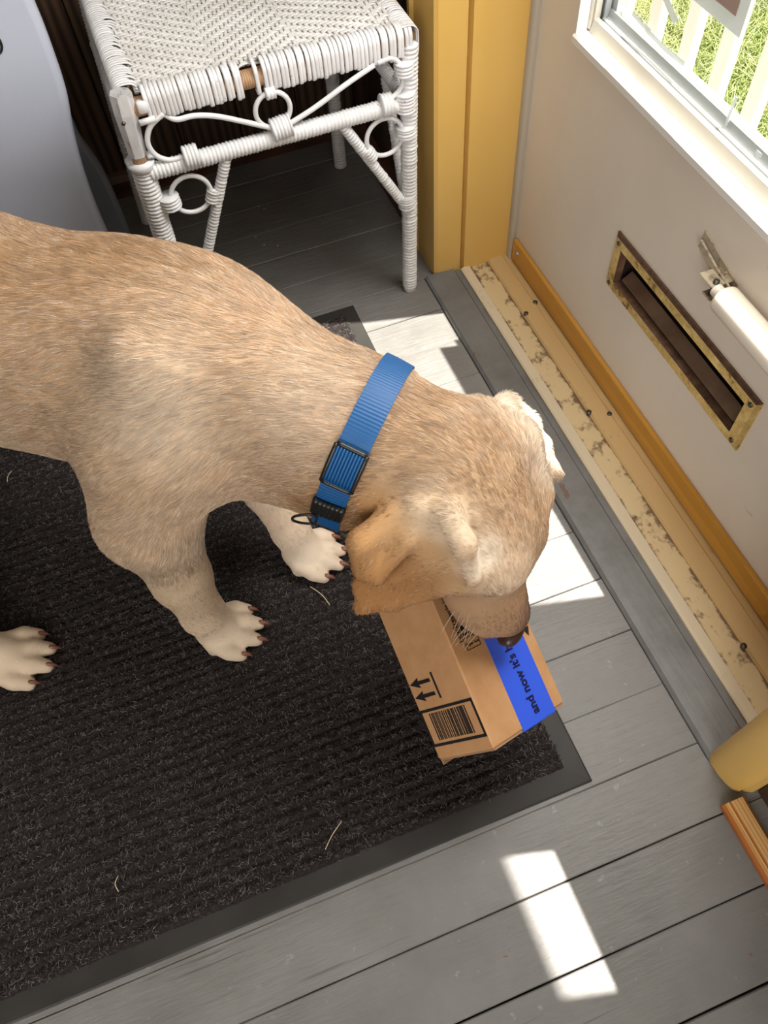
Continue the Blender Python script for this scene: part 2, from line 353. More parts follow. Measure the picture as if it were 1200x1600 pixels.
q = MB(); q.box((-2.05, -1.9, 0), (-1.98, 1.62, 2.3)); q.build('wall_left', M_dwood, None, False, kind='structure')
q = MB(); q.box((-2.05, -1.97, 0), (.6, -1.9, .9)); q.box((-2.05, -1.97, 2.15), (.6, -1.9, 2.3)); q.build('wall_front', M_wallp, None, False, kind='structure')
q = MB(); q.box((-2.2, -2.1, 2.3), (.984, 1.8, 2.34)); q.build('ceiling', M_ceil, None, False, kind='structure')
q = MB(); q.prism([(1.580, 0), (1.580, .035), (1.590, .045), (1.60, .05), (1.60, 0)], 0, -2.0, .47); q.build('baseboard_back', M_rwood, None, False, kind='structure')
q = MB(); q.prism([(.468, 0), (.448, 0), (.448, .035), (.458, .045), (.468, .05)], 1, 1.175, 1.585); q.build('baseboard_right', M_rwood, None, False, kind='structure')
# pine shoe moulding at the near right wall
q = MB(); q.prism([(.4075, 0), (.4075, .009), (.411, .0125), (.4165, .0125), (.418, .0112), (.4195, .0125), (.4355, .0125), (.4385, .010), (.4385, 0)], 1, -1.9, .0455)
o = q.build('trim_6', M_pine, None, False, kind='structure'); o.data.materials.append(M_pineedge)
for p in o.data.polygons:
    if abs(p.normal.x) > .6: p.material_index = 1
# ------------------------------------------------------------ the door
door = empty('door_1', (.60, .58, 0)); door['kind'] = 'structure'
DX0, DX1 = .601, .645; DY0, DY1 = .1085, 1.051; WY0, WY1 = .272, .952; SY0, SY1 = .425, .742; SZ0, SZ1 = .215, .277
q = MB(); Z1 = 2.02
q.box((DX0, DY0, .018), (DX1, SY0, .470)); q.box((DX0, SY1, .018), (DX1, DY1, .470))
q.box((DX0, SY0, .018), (DX1, SY1, SZ0)); q.box((DX0, SY0, SZ1), (DX1, SY1, .470))
q.box((DX0, DY0, .470), (DX1, WY0, Z1)); q.box((DX0, WY1, .470), (DX1, DY1, Z1)); q.box((DX0, WY0, 1.88), (DX1, WY1, Z1))
q.build('door_slab', M_door, door, False)
q = MB(); q.box((DX0-.008, DY0+.002, .017), (DX0-.0002, DY1-.004, .063), None, .0012); o = q.build('bottom_sweep', M_strip, door, False, label='amber varnished wooden strip along the foot of the door')
for y in (1.025, .13):
    q = MB(); q.tube([(DX0-.0105, y, .045), (DX0-.007, y, .045)], .0042, 12); q.build('rivet', M_alum, o)
# window: painted ledge, stops, track and panes
q = MB(); q.prism([(DX0-.003, .462), (DX0-.003, .4705), (DX0, .4735), (.6185, .4750), (.6185, .462)], 1, WY0-.004, WY1+.002); q.build('window_ledge', M_white, door, False)
q = MB(); q.prism([(.6170, .470), (.6175, .476), (.6225, .4905), (.6275, .4925), (.6275, .470)], 1, WY0, WY1-.008); q.build('glazing_stop', M_bead, door, False)
q = MB(); q.prism([(.6275, .476), (.6275, .4885), (.6295, .4885), (.6295, .4935), (.6325, .4945), (.6325, .4905), (.6385, .494), (.640, .503), (.6425, .503), (.6425, .496), (.6525, .496), (.6525, .476)], 1, WY0, WY1-.016); q.build('aluminium_track', M_alum, door, False)
q = MB(); q.box((.6515, WY0, .476), (.655, WY1-.02, .503)); q.build('window_rail', M_whiteclean, door, False)
for s_, y in ((1, WY1), (-1, WY0)):
    q = MB(); q.box((DX0, y, .474), (.617, y-s_*.002, 1.88)); q.build('window_stile', M_whiteclean, door, False)
    q = MB(); q.box((.617, y, .476), (.6215, y-s_*.007, 1.88), None, .002); q.box((.6215, y, .476), (.6305, y-s_*.009, 1.88)); q.build('side_stop', M_bead, door, False)
    q = MB(); q.box((.6305, y, .489), (.6325, y-s_*.011, 1.88)); q.build('window_seal', M_seal, door, False)
    q = MB(); q.box((.6325, y, .489), (.6405, y-s_*.015, 1.88)); q.box((.6425, y, .489), (.655, y-s_*.026, 1.88)); q.build('side_track', M_alum, door, False)
q = MB(); q.box((.6405, WY0+.03, .49), (.6425, WY1-.03, 1.88)); q.build('glass_pane', M_glass, door, False)
# mail slot
fr = empty('mail_slot', (0, 0, 0), door); fr.location = (0, 0, 0); fr['label'] = 'tarnished brass mail slot frame with screws'
q = MB(); X = DX0-.0065; oy0, oy1, oz0, oz1 = .411, .756, .1975, .2925; iy0, iy1, iz0, iz1 = .434, .733, .219, .271
ring = []
for (x, e) in ((DX0, 0.0), (DX0-.0035, 0.0), (X, .0045), (X, None), (DX0+.004, 'i')):
    if e is None: a = (iy0-.003, iy1+.003, iz0-.003, iz1+.003)
    elif e == 'i': a = (iy0, iy1, iz0, iz1)
    else: a = (oy0+e, oy1-e, oz0+e, oz1-e)
    ring.append([(x, a[0], a[2]), (x, a[1], a[2]), (x, a[1], a[3]), (x, a[0], a[3])])
v = [p for r_ in ring for p in r_]; f_ = []
for i in range(4):
    for j in range(4): f_.append((i*4+j, i*4+(j+1) % 4, (i+1)*4+(j+1) % 4, (i+1)*4+j))
q.add(v, f_); o = q.build('brass_frame', M_brass, fr, False); o.data.materials.append(M_brassd)
for p in o.data.polygons:
    if p.center.z+0 > .281 or p.index >= 12: p.material_index = 1
for (y, z) in ((.4225, .281), (.7445, .281), (.4225, .209), (.7445, .209)):
    q = MB(); q.tube([(X+.002, y, z), (X-.0012, y, z)], .0038, 14); q.build('screw', M_screw, fr)
q = MB(); q.box((DX0+.002, SY0, SZ0-.001), (.64, SY1, SZ0+.002)); q.box((DX0+.002, SY0, SZ1-.002), (.64, SY1, SZ1+.001)); q.box((DX0+.002, SY0-.001, SZ0), (.64, SY0+.002, SZ1)); q.box((DX0+.002, SY1-.002, SZ0), (.64, SY1+.001, SZ1)); q.box((.638, SY0, SZ0), (.641, SY1, SZ1)); q.build('liner', M_dark, fr, False)
q = MB(); q.prism([(DX0+.0008, .2245), (DX0+.0025, .2225), (DX0+.0175, .2335), (DX0+.0165, .2365)], 1, .438, .727); q.build('inner_flap', M_flap, fr, False)
q = MB(); q.tube([(DX0+.024, .44, .262), (DX0+.024, .727, .262)], .0022, 8); q.tube([(DX0+.022+.0025*math.cos(a), .44+a*.0018, .250+.0025*math.sin(a)) for a in np.arange(0, 150, .6)], .0006, 5); q.build('spring_rod', M_screw, fr)
# door closer
dc = empty('door_closer', (0, 0, 0), door); dc.location = (0, 0, 0); dc['label'] = 'cream tube door closer with worn metal bracket'
q = MB(); q.prism([(.598, .393), (.598, .409), (.550, .397), (.520, .390), (.520, .376), (.55, .374), (.57, .380)], 0, DX0-.002, DX0-.0002); q.build('base_plate', M_brk, dc, False)
q = MB()
q.prism([(.590, .396), (.590, .405), (.556, .395), (.521, .388), (.521, .376), (.55, .380)], 0, DX0-.012, DX0-.009)
q.box((DX0-.012, .54, .3785), (DX0, .543, .392)); q.box((DX0-.030, .524, .370), (DX0-.001, .542, .3725), None, .001); q.box((DX0-.030, .528, .387), (DX0-.001, .556, .3895), None, .001)
q.build('bracket', M_brk, dc, False)
q = MB(); q.tube([(DX0-.022, .533, .369), (DX0-.022, .533, .393)], .0038, 14); q.build('pivot_pin', M_screw, dc)
q = MB(); a_ = np.array([DX0-.024, .527, .385]); b_ = np.array([DX0-.024, .15, .385]); L_ = b_-a_
ts = [0, .012, .014, .034, .036, .042, .046, 1.0]; rs = [.0095, .0105, .0125, .0125, .0150, .0172, .0178, .0178]
ts = [0, .03, .032, .036, .042, .05, .98, 1.0]; rs = [.0080, .0080, .0120, .0150, .0170, .0178, .0178, .013]
q.tube([a_+L_*t for t in ts], rs, 32); q.build('cylinder', M_closer, dc, True, angle=50)
# weather strips between jamb and slab
q = MB(); q.prism([(.5900, 1.056), (.5925, 1.0515), (.5975, 1.0505), (.6005, 1.053), (.6005, 1.064), (.590, 1.064)], 2, .013, 2.03); q.build('trim_7', M_bronze, None, True, kind='structure', angle=60)
q = MB(); q.box((.6455, 1.035, 0), (.67, 1.10, 2.1)); q.box((.598, 1.0512, 0), (.70, 1.10, 2.1)); q.box((.6455, .05, 0), (.67, .125, 2.1)); q.box((.598, .05, 0), (.70, .108, 2.1)); q.box((.6455, .05, .0), (.67, 1.1, .022)); q.box((.598, 1.0505, .064), (.6008, 1.0515, 2.0)) if False else None; q.build('trim_8', M_bronze, None, False, kind='structure')
# outside ------------------------------------------------------------
q = MB(); q.box((.66, -1.5, -.16), (1.12, 1.9, -.06)); q.build('trim_9', M_conc, None, False, kind='structure')
q = MB(); q.box((-3, -3.5, -.60), (7, 7, -.55)); q.build('ground', M_soil, None, False, kind='structure')
rl = empty('porch_railing', (1.21, 1.3, -.1)); tag(rl, 'white wooden picket railing outside the door glass', 'railing')
for k in range(-13, 16):
    yc = 1.312+.122*k if k < 2 else 1.312+.122*k+.01*(k-1)
    if yc > 3.1: break
    w_ = .0195; q = MB(); q.box((1.19, yc-w_, -.03), (1.215, yc+w_, .80), None, .002); q.build('picket', M_pale, rl, False)
q = MB(); q.box((1.175, -.4, -.085), (1.23, 3.1, -.03), None, .003); q.build('bottom_rail', M_pale, rl, False)
q = MB(); q.box((1.165, -.4, .80), (1.24, 3.1, .835), None, .003); q.build('top_rail', M_pale, rl, False)
for yy in (-.4, 1.34, 3.1):
    q = MB(); q.box((1.165, yy-.03, -.56), (1.24, yy+.03, -.085)); q.build('post', M_pale, rl, False)
ng = 60000; gx = rng.uniform(1.35, 3.6, ng); gy = rng.uniform(.6, 3.9, ng)
L_ = rng.uniform(.04, .10, ng); an = rng.uniform(0, 6.283, ng); bend = rng.uniform(.2, 1.1, ng)
t = np.linspace(0, 1, 4)[None, :]
P = np.stack([gx[:, None]+np.cos(an)[:, None]*bend[:, None]*L_[:, None]*t**1.6, gy[:, None]+np.sin(an)[:, None]*bend[:, None]*L_[:, None]*t**1.6, -.55+L_[:, None]*t*(1-.3*t)], 2)
m_ = rng.uniform(0, 1, ng)[:, None]; m2 = (np.sin(gx*5+1)*np.sin(gy*4)*.25+.5)[:, None]; m_ = np.clip(m_*.7+m2*.3, 0, 1)
col = (1-m_)*np.array([.19, .27, .06])+m_*np.array([.50, .50, .24]); col = np.where(rng.random(ng)[:, None] < .12, np.array([.66, .60, .40]), col)
o = curves('lawn_grass', P, .0022, col, M_grass); tag(o, 'sunlit green grass lawn beyond the white pickets', 'grass')

# things taped on the glass -------------------------------------------
tc = empty('taped_card', (.6395, .77, .6)); tag(tc, 'brown card taped to the inside of the door glass', 'card')
q = MB(); q.box((.6380, .702, .597), (.6388, .840, .69)); q.build('card', M_brick, tc, False)
q = MB(); q.box((.6390, .687, .581), (.6397, .855, .605)); q.box((.6390, .687, .605), (.6397, .712, .715)); q.build('tape_frame', M_stape, tc, False)
def scrap(pts, w, label):
    q = MB(); P = np.array([(.6388, y, z) for y, z in pts]); q.tube(P, w/2, 4, flat=.0006/w, up=(1, 0, 0)); o = q.build('tape_scrap', M_stape, None, False)
    tag(o, label, 'tape', 'tape scraps on the door glass'); return o
scrap([(.868, .497+.01), (.848, .545), (.82, .60)], .008, 'torn tape scrap at the left end of the door glass') if False else None
scrap([(.600, .476), (.601, .500)], .011, 'short square tape piece over the glass track, right of the thin strip')
scrap([(.663, .482), (.664, .503), (.662, .530)], .0045, 'thin vertical tape strip rising from the glass track')
scrap([(.850, .575), (.822, .560), (.797, .548)], .010, 'wide torn tape scrap on the upper left glass, beside the card')
scrap([(.885, .520), (.862, .517), (.84, .518)], .006, 'small narrow tape scrap nearest the left window corner')
scrap([(.852, .516), (.806, .514), (.762, .516)], .006, 'long narrow horizontal tape scrap low on the left of the glass')

# ============================================================ THE MAT
mt_ = empty('doormat', (-.2, .6, 0)); tag(mt_, 'charcoal ribbed carpet doormat with a black rubber edge under the dog', 'doormat')
MX0, MX1, MY0, MY1 = -1.25, .2745, .131, 1.068; bw = .027
q = MB()
def frame_ring(lv):
    v = []; f_ = []
    for (e, z) in lv: v += [(MX0+e, MY0+e, z), (MX1-e, MY0+e, z), (MX1-e, MY1-e, z), (MX0+e, MY1-e, z)]
    for i in range(len(lv)-1):
        for j in range(4): f_.append((i*4+j, i*4+(j+1) % 4, (i+1)*4+(j+1) % 4, (i+1)*4+j))
    return v, f_
q.add(*frame_ring([(0, .0005), (0, .0018), (.002, .0030), (bw+.002, .0046), (bw+.003, .001)])); q.build('rubber_border', M_rub, mt_, False)
nx, ny = 420, 470; xs = np.linspace(MX0+bw, MX1-bw, nx); ys = np.linspace(MY0+bw, MY1-bw, ny); XX, YY = np.meshgrid(xs, ys, indexing='ij')
def vnoise(x, y, s):
    r_ = 0; rr = np.random.default_rng(s)
    for i in range(6):
        a, b, p = rr.normal(0, 1, 3); r_ = r_+np.sin(x*a+y*b+p*3)
    return r_/6
rp = .0158
rib = np.abs(np.sin(math.pi*(YY+.0015*vnoise(XX*60, YY*40, 1))/rp))
ZZ = .0042+(.0048*rib**.7)+.0014*vnoise(XX*300, YY*500, 2)+rng.normal(0, .0009, XX.shape)
idx = np.arange(nx*ny).reshape(nx, ny); f_ = np.stack([idx[:-1, :-1], idx[1:, :-1], idx[1:, 1:], idx[:-1, 1:]], -1).reshape(-1, 4)
q = MB(); q.v.append(np.stack([XX, YY, ZZ], -1).reshape(-1, 3)); q.f = f_.tolist(); q.n = nx*ny; q.c.append(np.ones((nx*ny, 3))); q.build('carpet_ribs', M_pile, mt_, True)
nf = 170000; fx = rng.uniform(-.62, MX1-bw, nf); fy = rng.uniform(MY0+bw, MY1-bw, nf)
rb = np.abs(np.sin(math.pi*fy/rp)); keep = rng.random(nf) < .28+.72*rb; fx = fx[keep]; fy = fy[keep]; rb = rb[keep]; nf = len(fx)
a0 = rng.normal(1.3, .9, nf); cu = rng.normal(0, 1.6, nf); L_ = rng.uniform(.004, .010, nf); P = np.zeros((nf, 5, 3)); P[:, 0] = np.stack([fx, fy, .0035+.0058*rb**.7], 1)
for i in range(1, 5):
    a = a0+cu*i/4; el = (.9-.55*i)*rng.uniform(.5, 1.1, nf)
    P[:, i] = P[:, i-1]+(L_/4)[:, None]*np.stack([np.cos(a)*np.cos(el), np.sin(a)*np.cos(el), np.sin(el)], 1)
g_ = rng.random(nf)**2.4; col = np.array([.011, .008, .007])+g_[:, None]*np.array([.19, .165, .158])
curves('carpet_fibres', P, .00028, col, M_fib, mt_, taper=False)
# loose hairs and straw
def litter(pts, label):
    q = MB()
    q.tube(bez(pts, 6), .0006, 5); o = q.build('straw_bit', M_straw, None); tag(o, label, 'straw', 'dry grass bits on the doormat')
litter([(.018, .530, .011), (.030, .5095, .013), (.036, .490, .0112)], 'curved dry stalk on the mat between the two front paws')
litter([(-.19, .166, .011), (-.180, .182, .0125), (-.172, .196, .0115)], 'straight dry stalk on the mat near its front rubber edge') if False else None
litter([(-.075, .176, .011), (-.062, .188, .0125), (-.045, .200, .0115)], 'straight dry stalk on the mat near its front rubber edge')
litter([(-.33, .222, .011), (-.332, .232, .0125), (-.327, .240, .0115)], 'white crumb of straw on the lower left of the mat')
litter([(-.395, .905, .0115), (-.392, .915, .0128), (-.386, .925, .0115)], 'short dry stalk on the mat under the dog\'s belly')
litter([(.11, .36, .0115), (.125, .377, .0128), (.14, .396, .0115)], 'thin pale stalk on the mat left of the cardboard box') if False else None

for i_, (x_, y_, w_, l_) in enumerate(CRUMBS):
    q = MB(); q.tube([(x_-.0012, y_, .0006), (x_-.0006, y_, .0012), (x_+.0006, y_+.0004, .0013), (x_+.0013, y_+.0006, .0006)], [w_*.5, w_, w_, w_*.4], 6, flat=.6)
    o = q.build('crumb', M_whiteclean, None); tag(o, l_, 'crumb', 'white crumbs on the floor under the stool')

# ============================================================ WICKER STOOL
st = empty('wicker_stool', (.19, 1.27, 0)); tag(st, 'white painted wicker stool with a woven seat and scrollwork legs', 'stool')
SX0, SX1, SYf, SYb, SZ = .012, .392, 1.075, 1.485, .478
# woven seat: herringbone of flat strands, each strand really passing over and under
q = MB(); pw = .0074; nxs = int((SX1-SX0)/pw); nys = int((SYb-SYf)/(pw*.78)); ph = pw*.78
ix = np.arange(nxs); iy = np.arange(nys)
def over(i, j):
    jj = j if (i//16) % 2 == 0 else -j
    return ((i+jj) % 4) < 2          # True: the strand along x lies on top
cx = SX0+(ix+.5)*pw; cy = SYf+(iy+.5)*ph; sag = lambda x, y: SZ-.002-.010*math.sin(math.pi*(x-SX0)/(SX1-SX0))*math.sin(math.pi*(y-SYf)/(SYb-SYf))
for j in range(nys):
    tn = 1+rng.normal(0, .04)
    for dj, wz in ((-.23, 1), (.23, 1)):
        P = [(cx[i], cy[j]+dj*ph, sag(cx[i], cy[j])+(.0015 if over(i, j) else -.0015)) for i in range(nxs)]
        q.tube(P, .0016, 6, col=(tn*.95, tn*.92, tn*.875), flat=.75, up=(0, 0, 1), cap=False)
for i in range(nxs):
    tn = 1+rng.normal(0, .04)
    P = [(cx[i], cy[j], sag(cx[i], cy[j])+(-.0016 if over(i, j) else .0016)) for j in range(nys)]
    q.tube(P, .0031, 6, col=(tn*.95, tn*.915, tn*.865), flat=.42, up=(0, 0, 1), cap=False)
q.build('woven_seat', M_wick, st)
def rim(p0, p1, out, name, drop=.036, skip=()):
    p0 = np.array(p0); p1 = np.array(p1); out = np.array(out); L = np.linalg.norm(p1-p0); d = (p1-p0)/L; nn = int(L/.0061); q = MB()
    for k in range(nn):
        if k in skip: continue
        s_ = (k+.5)/nn*L+rng.normal(0, .0005); tn = 1+rng.normal(0, .04); dr = drop+rng.normal(0, .0012); inn = .026+rng.normal(0, .003); sl = rng.normal(0, .0008)
        pr_ = [(-inn, -.004), (-inn*.8, .0012), (-.012, .003), (-.002, .0015), (.0035, -.004), (.005, -.012), (.0045, -dr+.004), (.001, -dr-.001), (-.008, -dr+.002)]
        P = bez([p0+d*(s_+sl*(i/8))+out*a+np.array([0, 0, b]) for i, (a, b) in enumerate(pr_)], 3)
        q.tube(P, .0031, 6, col=(tn, tn*.99, tn*.985), flat=.38, up=out*.5+np.array([0, 0, .5]) if False else None, cap=True)
    return q.build(name, M_wick, st)
rim((.020, 1.062, .482), (.405, 1.062, .476), (0, -1, 0), 'edge_binding', skip=(22, 23, 24, 26))
rim((-.012, 1.470, .480), (-.008, 1.085, .482), (-1, 0, 0), 'edge_binding')
rim((.410, 1.062, .476), (.410, 1.490, .478), (1, 0, 0), 'edge_binding')
rim((.405, 1.496, .478), (-.01, 1.496, .478), (0, 1, 0), 'edge_binding')
q = MB(); q.tube([(-.004, 1.070, .462), (.40, 1.070, .458)], .0125, 14); q.build('seat_pole', M_bare, st, label='bare brown rattan pole showing through the broken binding')
for a, b in (((-.0, 1.07, .462), (-.002, 1.49, .462)), ((.402, 1.07, .458), (.402, 1.49, .46)), ((0, 1.49, .46), (.40, 1.49, .46))):
    q = MB(); q.tube([a, b], .012, 12); q.build('seat_pole', M_bare, st)
# legs
q = MB(); wrapped(q, [(.402, 1.066, .455), (.397, 1.066, .30), (.390, 1.066, .012)], .0135); q.tube([(.390, 1.066, 0), (.390, 1.066, .012)], .0115, 14); q.build('leg', M_wick, st)
LF = [(-.011, 1.066, .385), (-.016, 1.066, .25), (-.028, 1.066, .007)]
q = MB(); wrapped(q, LF, .0165); q.tube([(-.011, 1.066, .376), (-.0108, 1.066, .392), (-.0107, 1.066, .387)], [.0165, .0215, .0205], 16); q.build('leg', M_wick, st)
q = MB(); q.tube([(-.0108, 1.066, .375), (-.007, 1.066, .47)], .0112, 14); q.build('leg_pole', M_bare, st, label='bare brown pole at the broken front left corner')
q = MB()   # folded steel strap round the bare corner
P = [(-.0105, 1.066, .400), (-.009, 1.066, .43), (-.007, 1.066, .462), (-.005, 1.067, .487)]; q.tube(P, [.0128, .0138, .0158, .0150], 7); q.box((-.018, 1.054, .470), (.026, 1.074, .4835)) if False else None; q.build('corner_strap', M_metal, st, False)
q = MB(); q.tube([(-.0135, 1.0535, .455), (-.0150, 1.0495, .4555)], .0026, 10); q.build('nail', M_screw, st)
q = MB(); q.box((.010, 1.054, .458), (.024, 1.066, .474), None, .002); q.tube([(.006, 1.055, .448), (.028, 1.055, .449)], .0042, 10); q.build('frame_block', M_wick, st)
q = MB(); wrapped(q, [(.400, 1.486, .455), (.392, 1.486, .0)], .0135); q.build('leg', M_wick, st)
q = MB(); wrapped(q, [(-.006, 1.482, .455), (-.042, 1.482, .0)], .0135); q.build('leg', M_wick, st)
# rails
def rail(a, b, r_=.0105, label=None):
    q = MB(); wrapped(q, [a, b], r_, .0058); return q.build('rail', M_wick, st)
rail((-.004, 1.062, .372), (.392, 1.062, .372), .0125); rail((-.013, 1.075, .36), (-.018, 1.475, .36)); rail((.396, 1.075, .37), (.396, 1.475, .37)); rail((-.01, 1.484, .36), (.39, 1.484, .36))
def brace(a, b): q = MB(); wrapped(q, [a, b], .0085, .0056, 10); q.build('brace', M_wick, st)
brace((.291, 1.062, .362), (.389, 1.062, .185)); brace((.108, 1.062, .362), (.020, 1.062, .165))
brace((.396, 1.16, .36), (.392, 1.08, .19)); brace((.396, 1.39, .36), (.392, 1.474, .19)); brace((-.015, 1.16, .35), (-.02, 1.08, .19)); brace((-.015, 1.39, .35), (-.028, 1.474, .19))
def hoop(c, u, r_, n_='hoop'):
    q = MB(); u = np.array(u); P = [np.array(c)+u*r_*math.cos(a)+np.array([0, 0, r_*math.sin(a)]) for a in np.linspace(0, 2*math.pi, 40, endpoint=False)]
    q.tube(P, .0036, 10, closed=True); q.build(n_, M_wick, st)
hoop((.190, 1.060, .4150), (1, 0, 0), .0255); hoop((.3555, 1.060, .327), (1, 0, 0), .0300); hoop((.044, 1.060, .322), (1, 0, 0), .0300)
hoop((.396, 1.11, .327), (0, 1, 0), .028); hoop((.398, 1.27, .412), (0, 1, 0), .024); hoop((-.014, 1.11, .322), (0, 1, 0), .028); hoop((-.012, 1.27, .412), (0, 1, 0), .024)
def curl(pts): q = MB(); q.tube(bez(pts, 10), .0038, 10); q.build('scroll', M_wick, st)
yy = 1.058
curl([(.052, yy, .383), (.028, yy, .385), (.012, yy, .398), (.008, yy, .418), (.018, yy, .438), (.040, yy, .451)])
curl([(.040, 1.064, .447), (.055, yy, .4385), (.080, yy, .4370), (.110, yy, .428), (.150, yy, .408), (.188, yy, .388)])
curl([(.205, yy, .388), (.250, yy, .403), (.300, yy, .424), (.345, yy, .441)])
curl([(.350, yy, .443), (.372, yy, .444), (.387, yy, .428), (.388, yy, .408), (.378, yy, .392), (.360, yy, .385)])
def curly(x): 
    q = MB(); q.tube(bez([(x, 1.12, .38), (x, 1.09, .40), (x, 1.09, .43), (x, 1.13, .44), (x, 1.2, .415), (x, 1.27, .39), (x, 1.34, .415), (x, 1.41, .44), (x, 1.45, .43), (x, 1.45, .40), (x, 1.42, .38)], 8), .0038, 8); q.build('scroll', M_wick, st)
curly(.398); curly(-.013)
# short bindings where pieces cross
def bind(c, d, r_, L=.014):
    q = MB(); c = np.array(c); d = np.array(d)/np.linalg.norm(d); wrapped(q, [c-d*L/2, c+d*L/2], r_, .0052, 12); q.build('binding', M_wick, st)
bind((.197, 1.059, .387), (1, 0, .1), .0165, .03); bind((.190, 1.058, .441), (1, 0, 0), .0085, .014); bind((.060, 1.059, .381), (1, 0, 0), .0160, .022)
bind((.360, 1.059, .378), (1, 0, 0), .0165, .018); bind((.390, 1.060, .328), (0, 0, 1), .0165, .018); bind((.0105, 1.060, .320), (0, 0, 1), .0165, .02)
bind((.329, 1.061, .305), (-.5, 0, .9), .0105, .022); bind((.0745, 1.061, .31), (.4, 0, .9), .0105, .022); bind((.388, 1.061, .200), (0, 0, 1), .0150, .022)
bind((.391, 1.060, .425), (0, 0, 1), .0155, .02); bind((.391, 1.060, .375), (0, 0, 1), .0160, .03)

# ============================================================ GREY PLASTIC THING
gp = empty('plastic_chair', (-.4, 1.3, 0)); tag(gp, 'light grey moulded plastic chair side, left of the wicker stool', 'chair')
def slab(out, yc, th_, name, m, bev=.012, lean=0.0):
    P = np.array(out); n_ = len(P); c_ = P.mean(0); q = MB(); L = []
    # inward offset along the outline normals
    T = np.roll(P, -1, 0)-np.roll(P, 1, 0); T /= np.linalg.norm(T, axis=1, keepdims=True); Nn = np.stack([T[:, 1], -T[:, 0]], 1)
    if ((P-c_)*Nn).sum() > 0: Nn = -Nn
    prof = [(bev, -th_/2), (bev*.4, -th_/2+bev*.12), (bev*.1, -th_/2+bev*.45), (0, -th_/2+bev), (0, th_/2-bev), (bev*.3, th_/2-bev*.3), (bev, th_/2)]
    for e, y in prof: L.append(np.stack([P[:, 0]+Nn[:, 0]*e, yc+y+lean*P[:, 1], P[:, 1]+Nn[:, 1]*e], 1))
    v = np.concatenate(L); m_ = len(prof); c0 = (L[0].min(0)+L[0].max(0))/2; c1 = (L[-1].min(0)+L[-1].max(0))/2; v = np.concatenate([v, [c0, c1]]); N_ = m_*n_; f_ = []
    for j in range(n_): f_ += [(N_, (j+1) % n_, j), (N_+1, (m_-1)*n_+j, (m_-1)*n_+(j+1) % n_)]
    for i in range(len(prof)-1):
        for j in range(n_): f_.append((i*n_+j, (i+1)*n_+j, (i+1)*n_+(j+1) % n_, i*n_+(j+1) % n_))
    q.add(v, f_); o = q.build(name, m, gp, True, angle=70); o.data.polygons.foreach_set('use_smooth', [i >= 2*n_ for i in range(len(f_))]); return o
def outline(pts, n_=8): return bez([(a, b, 0) for a, b in pts], n_)[:, :2]
rt = outline([(-.088, .600), (-.074, .57), (-.0715, .535), (-.073, .485), (-.0775, .432), (-.090, .374), (-.098, .322), (-.103, .265), (-.105, .203), (-.104, .12), (-.10, .0)])
rt = np.concatenate([rt[:1], rt[5:-5], rt[-1:]]); o_ = np.concatenate([rt, [(-.45, 0), (-.45, .60)]]); slab(o_, 1.218, .036, 'side_panel', M_plas, .012)
rt = outline([(-.15, .34), (-.112, .295), (-.102, .265), (-.100, .235), (-.0875, .180), (-.0835, .138), (-.082, .08), (-.0825, .02), (-.09, .0)])
rt = np.concatenate([rt[:1], rt[4:-7], rt[-1:]]); o_ = np.concatenate([rt, [(-.4, 0), (-.4, .34)]]); slab(o_, 1.44, .036, 'rear_leg_panel', M_plas2, .010)
q = MB(); q.tube([(-.1425+.0095*math.cos(a), 1.1992, .520+.014*math.sin(a)) for a in np.linspace(0, 2*math.pi, 24, endpoint=False)], .0018, 8, closed=True); q.build('slot_ring', M_black, gp)
q = MB(); q.box((-.45, 1.236, .28), (-.15, 1.422, .31), None, .01); q.build('seat', M_plas, gp)

# ============================================================ CARDBOARD BOX
BA = np.array([-.044, .924, .38]); BA /= np.linalg.norm(BA); BW = np.array([.819, .251, -.515]); BW -= BW@BA*BA; BW /= np.linalg.norm(BW); BH = np.cross(BA, BW)
B0 = np.array([.141, .173, .202]); LA, LW, LH = .195, .137, .093
bp = lambda a, w, h: B0+BA*a+BW*w+BH*h
bx = empty('cardboard_box', tuple(bp(LA/2, LW/2, LH/2))); tag(bx, 'small brown cardboard parcel with blue tape held in the dog\'s mouth', 'box')
def boxface(a, b, mb, e=.0012):
    pass
q = MB(); e = .0016; v = []; 
q.box((0, 0, 0), (LA, LW, LH), None, .0018); q.v[0] = B0+q.v[0]@np.stack([BA, BW, BH])
q.build('carton', M_card, bx, False)
q = MB()
def lbox(q, lo, hi, bev=0):
    q.box(lo, hi, None, bev); q.v[-1] = B0+q.v[-1]@np.stack([BA, BW, BH])
# flaps on the near end: two leaves with a seam, a little lip at the lower corner
lbox(q, (-.0022, .002, .0015), (-.0002, LW*.497, LH-.001)); lbox(q, (-.0022, LW*.503, .0015), (-.0002, LW-.002, LH-.001)); lbox(q, (-.0075, .003, LH-.003), (-.0002, .030, LH-.0005)); q.build('end_flap', M_cardin, bx, False)
q = MB(); t0, t1 = .0525, .1165; e = .0005
lbox(q, (-.003, t0, -e), (LA+.001, t1, 0)); lbox(q, (-.0029, t0, -e), (-.0023, t1, .030)); q.build('blue_tape', M_tape, bx, False, label='bright blue printed tape')
q = MB()
def stroke(q, a0, h0, a1, h1, w):   # on the side face, w = 0 plane
    p = np.array([a0, h0]); r_ = np.array([a1, h1]); d_ = (r_-p)/np.linalg.norm(r_-p); n_ = np.array([-d_[1], d_[0]])*w/2
    v = [bp(x[0], y, x[1]) for y in (-.0001, -.0004) for x in (p+n_, p-n_, r_-n_, r_+n_)]
    q.add(v, [(0, 1, 2, 3), (7, 6, 5, 4), (0, 4, 5, 1), (1, 5, 6, 2), (2, 6, 7, 3), (3, 7, 4, 0)])
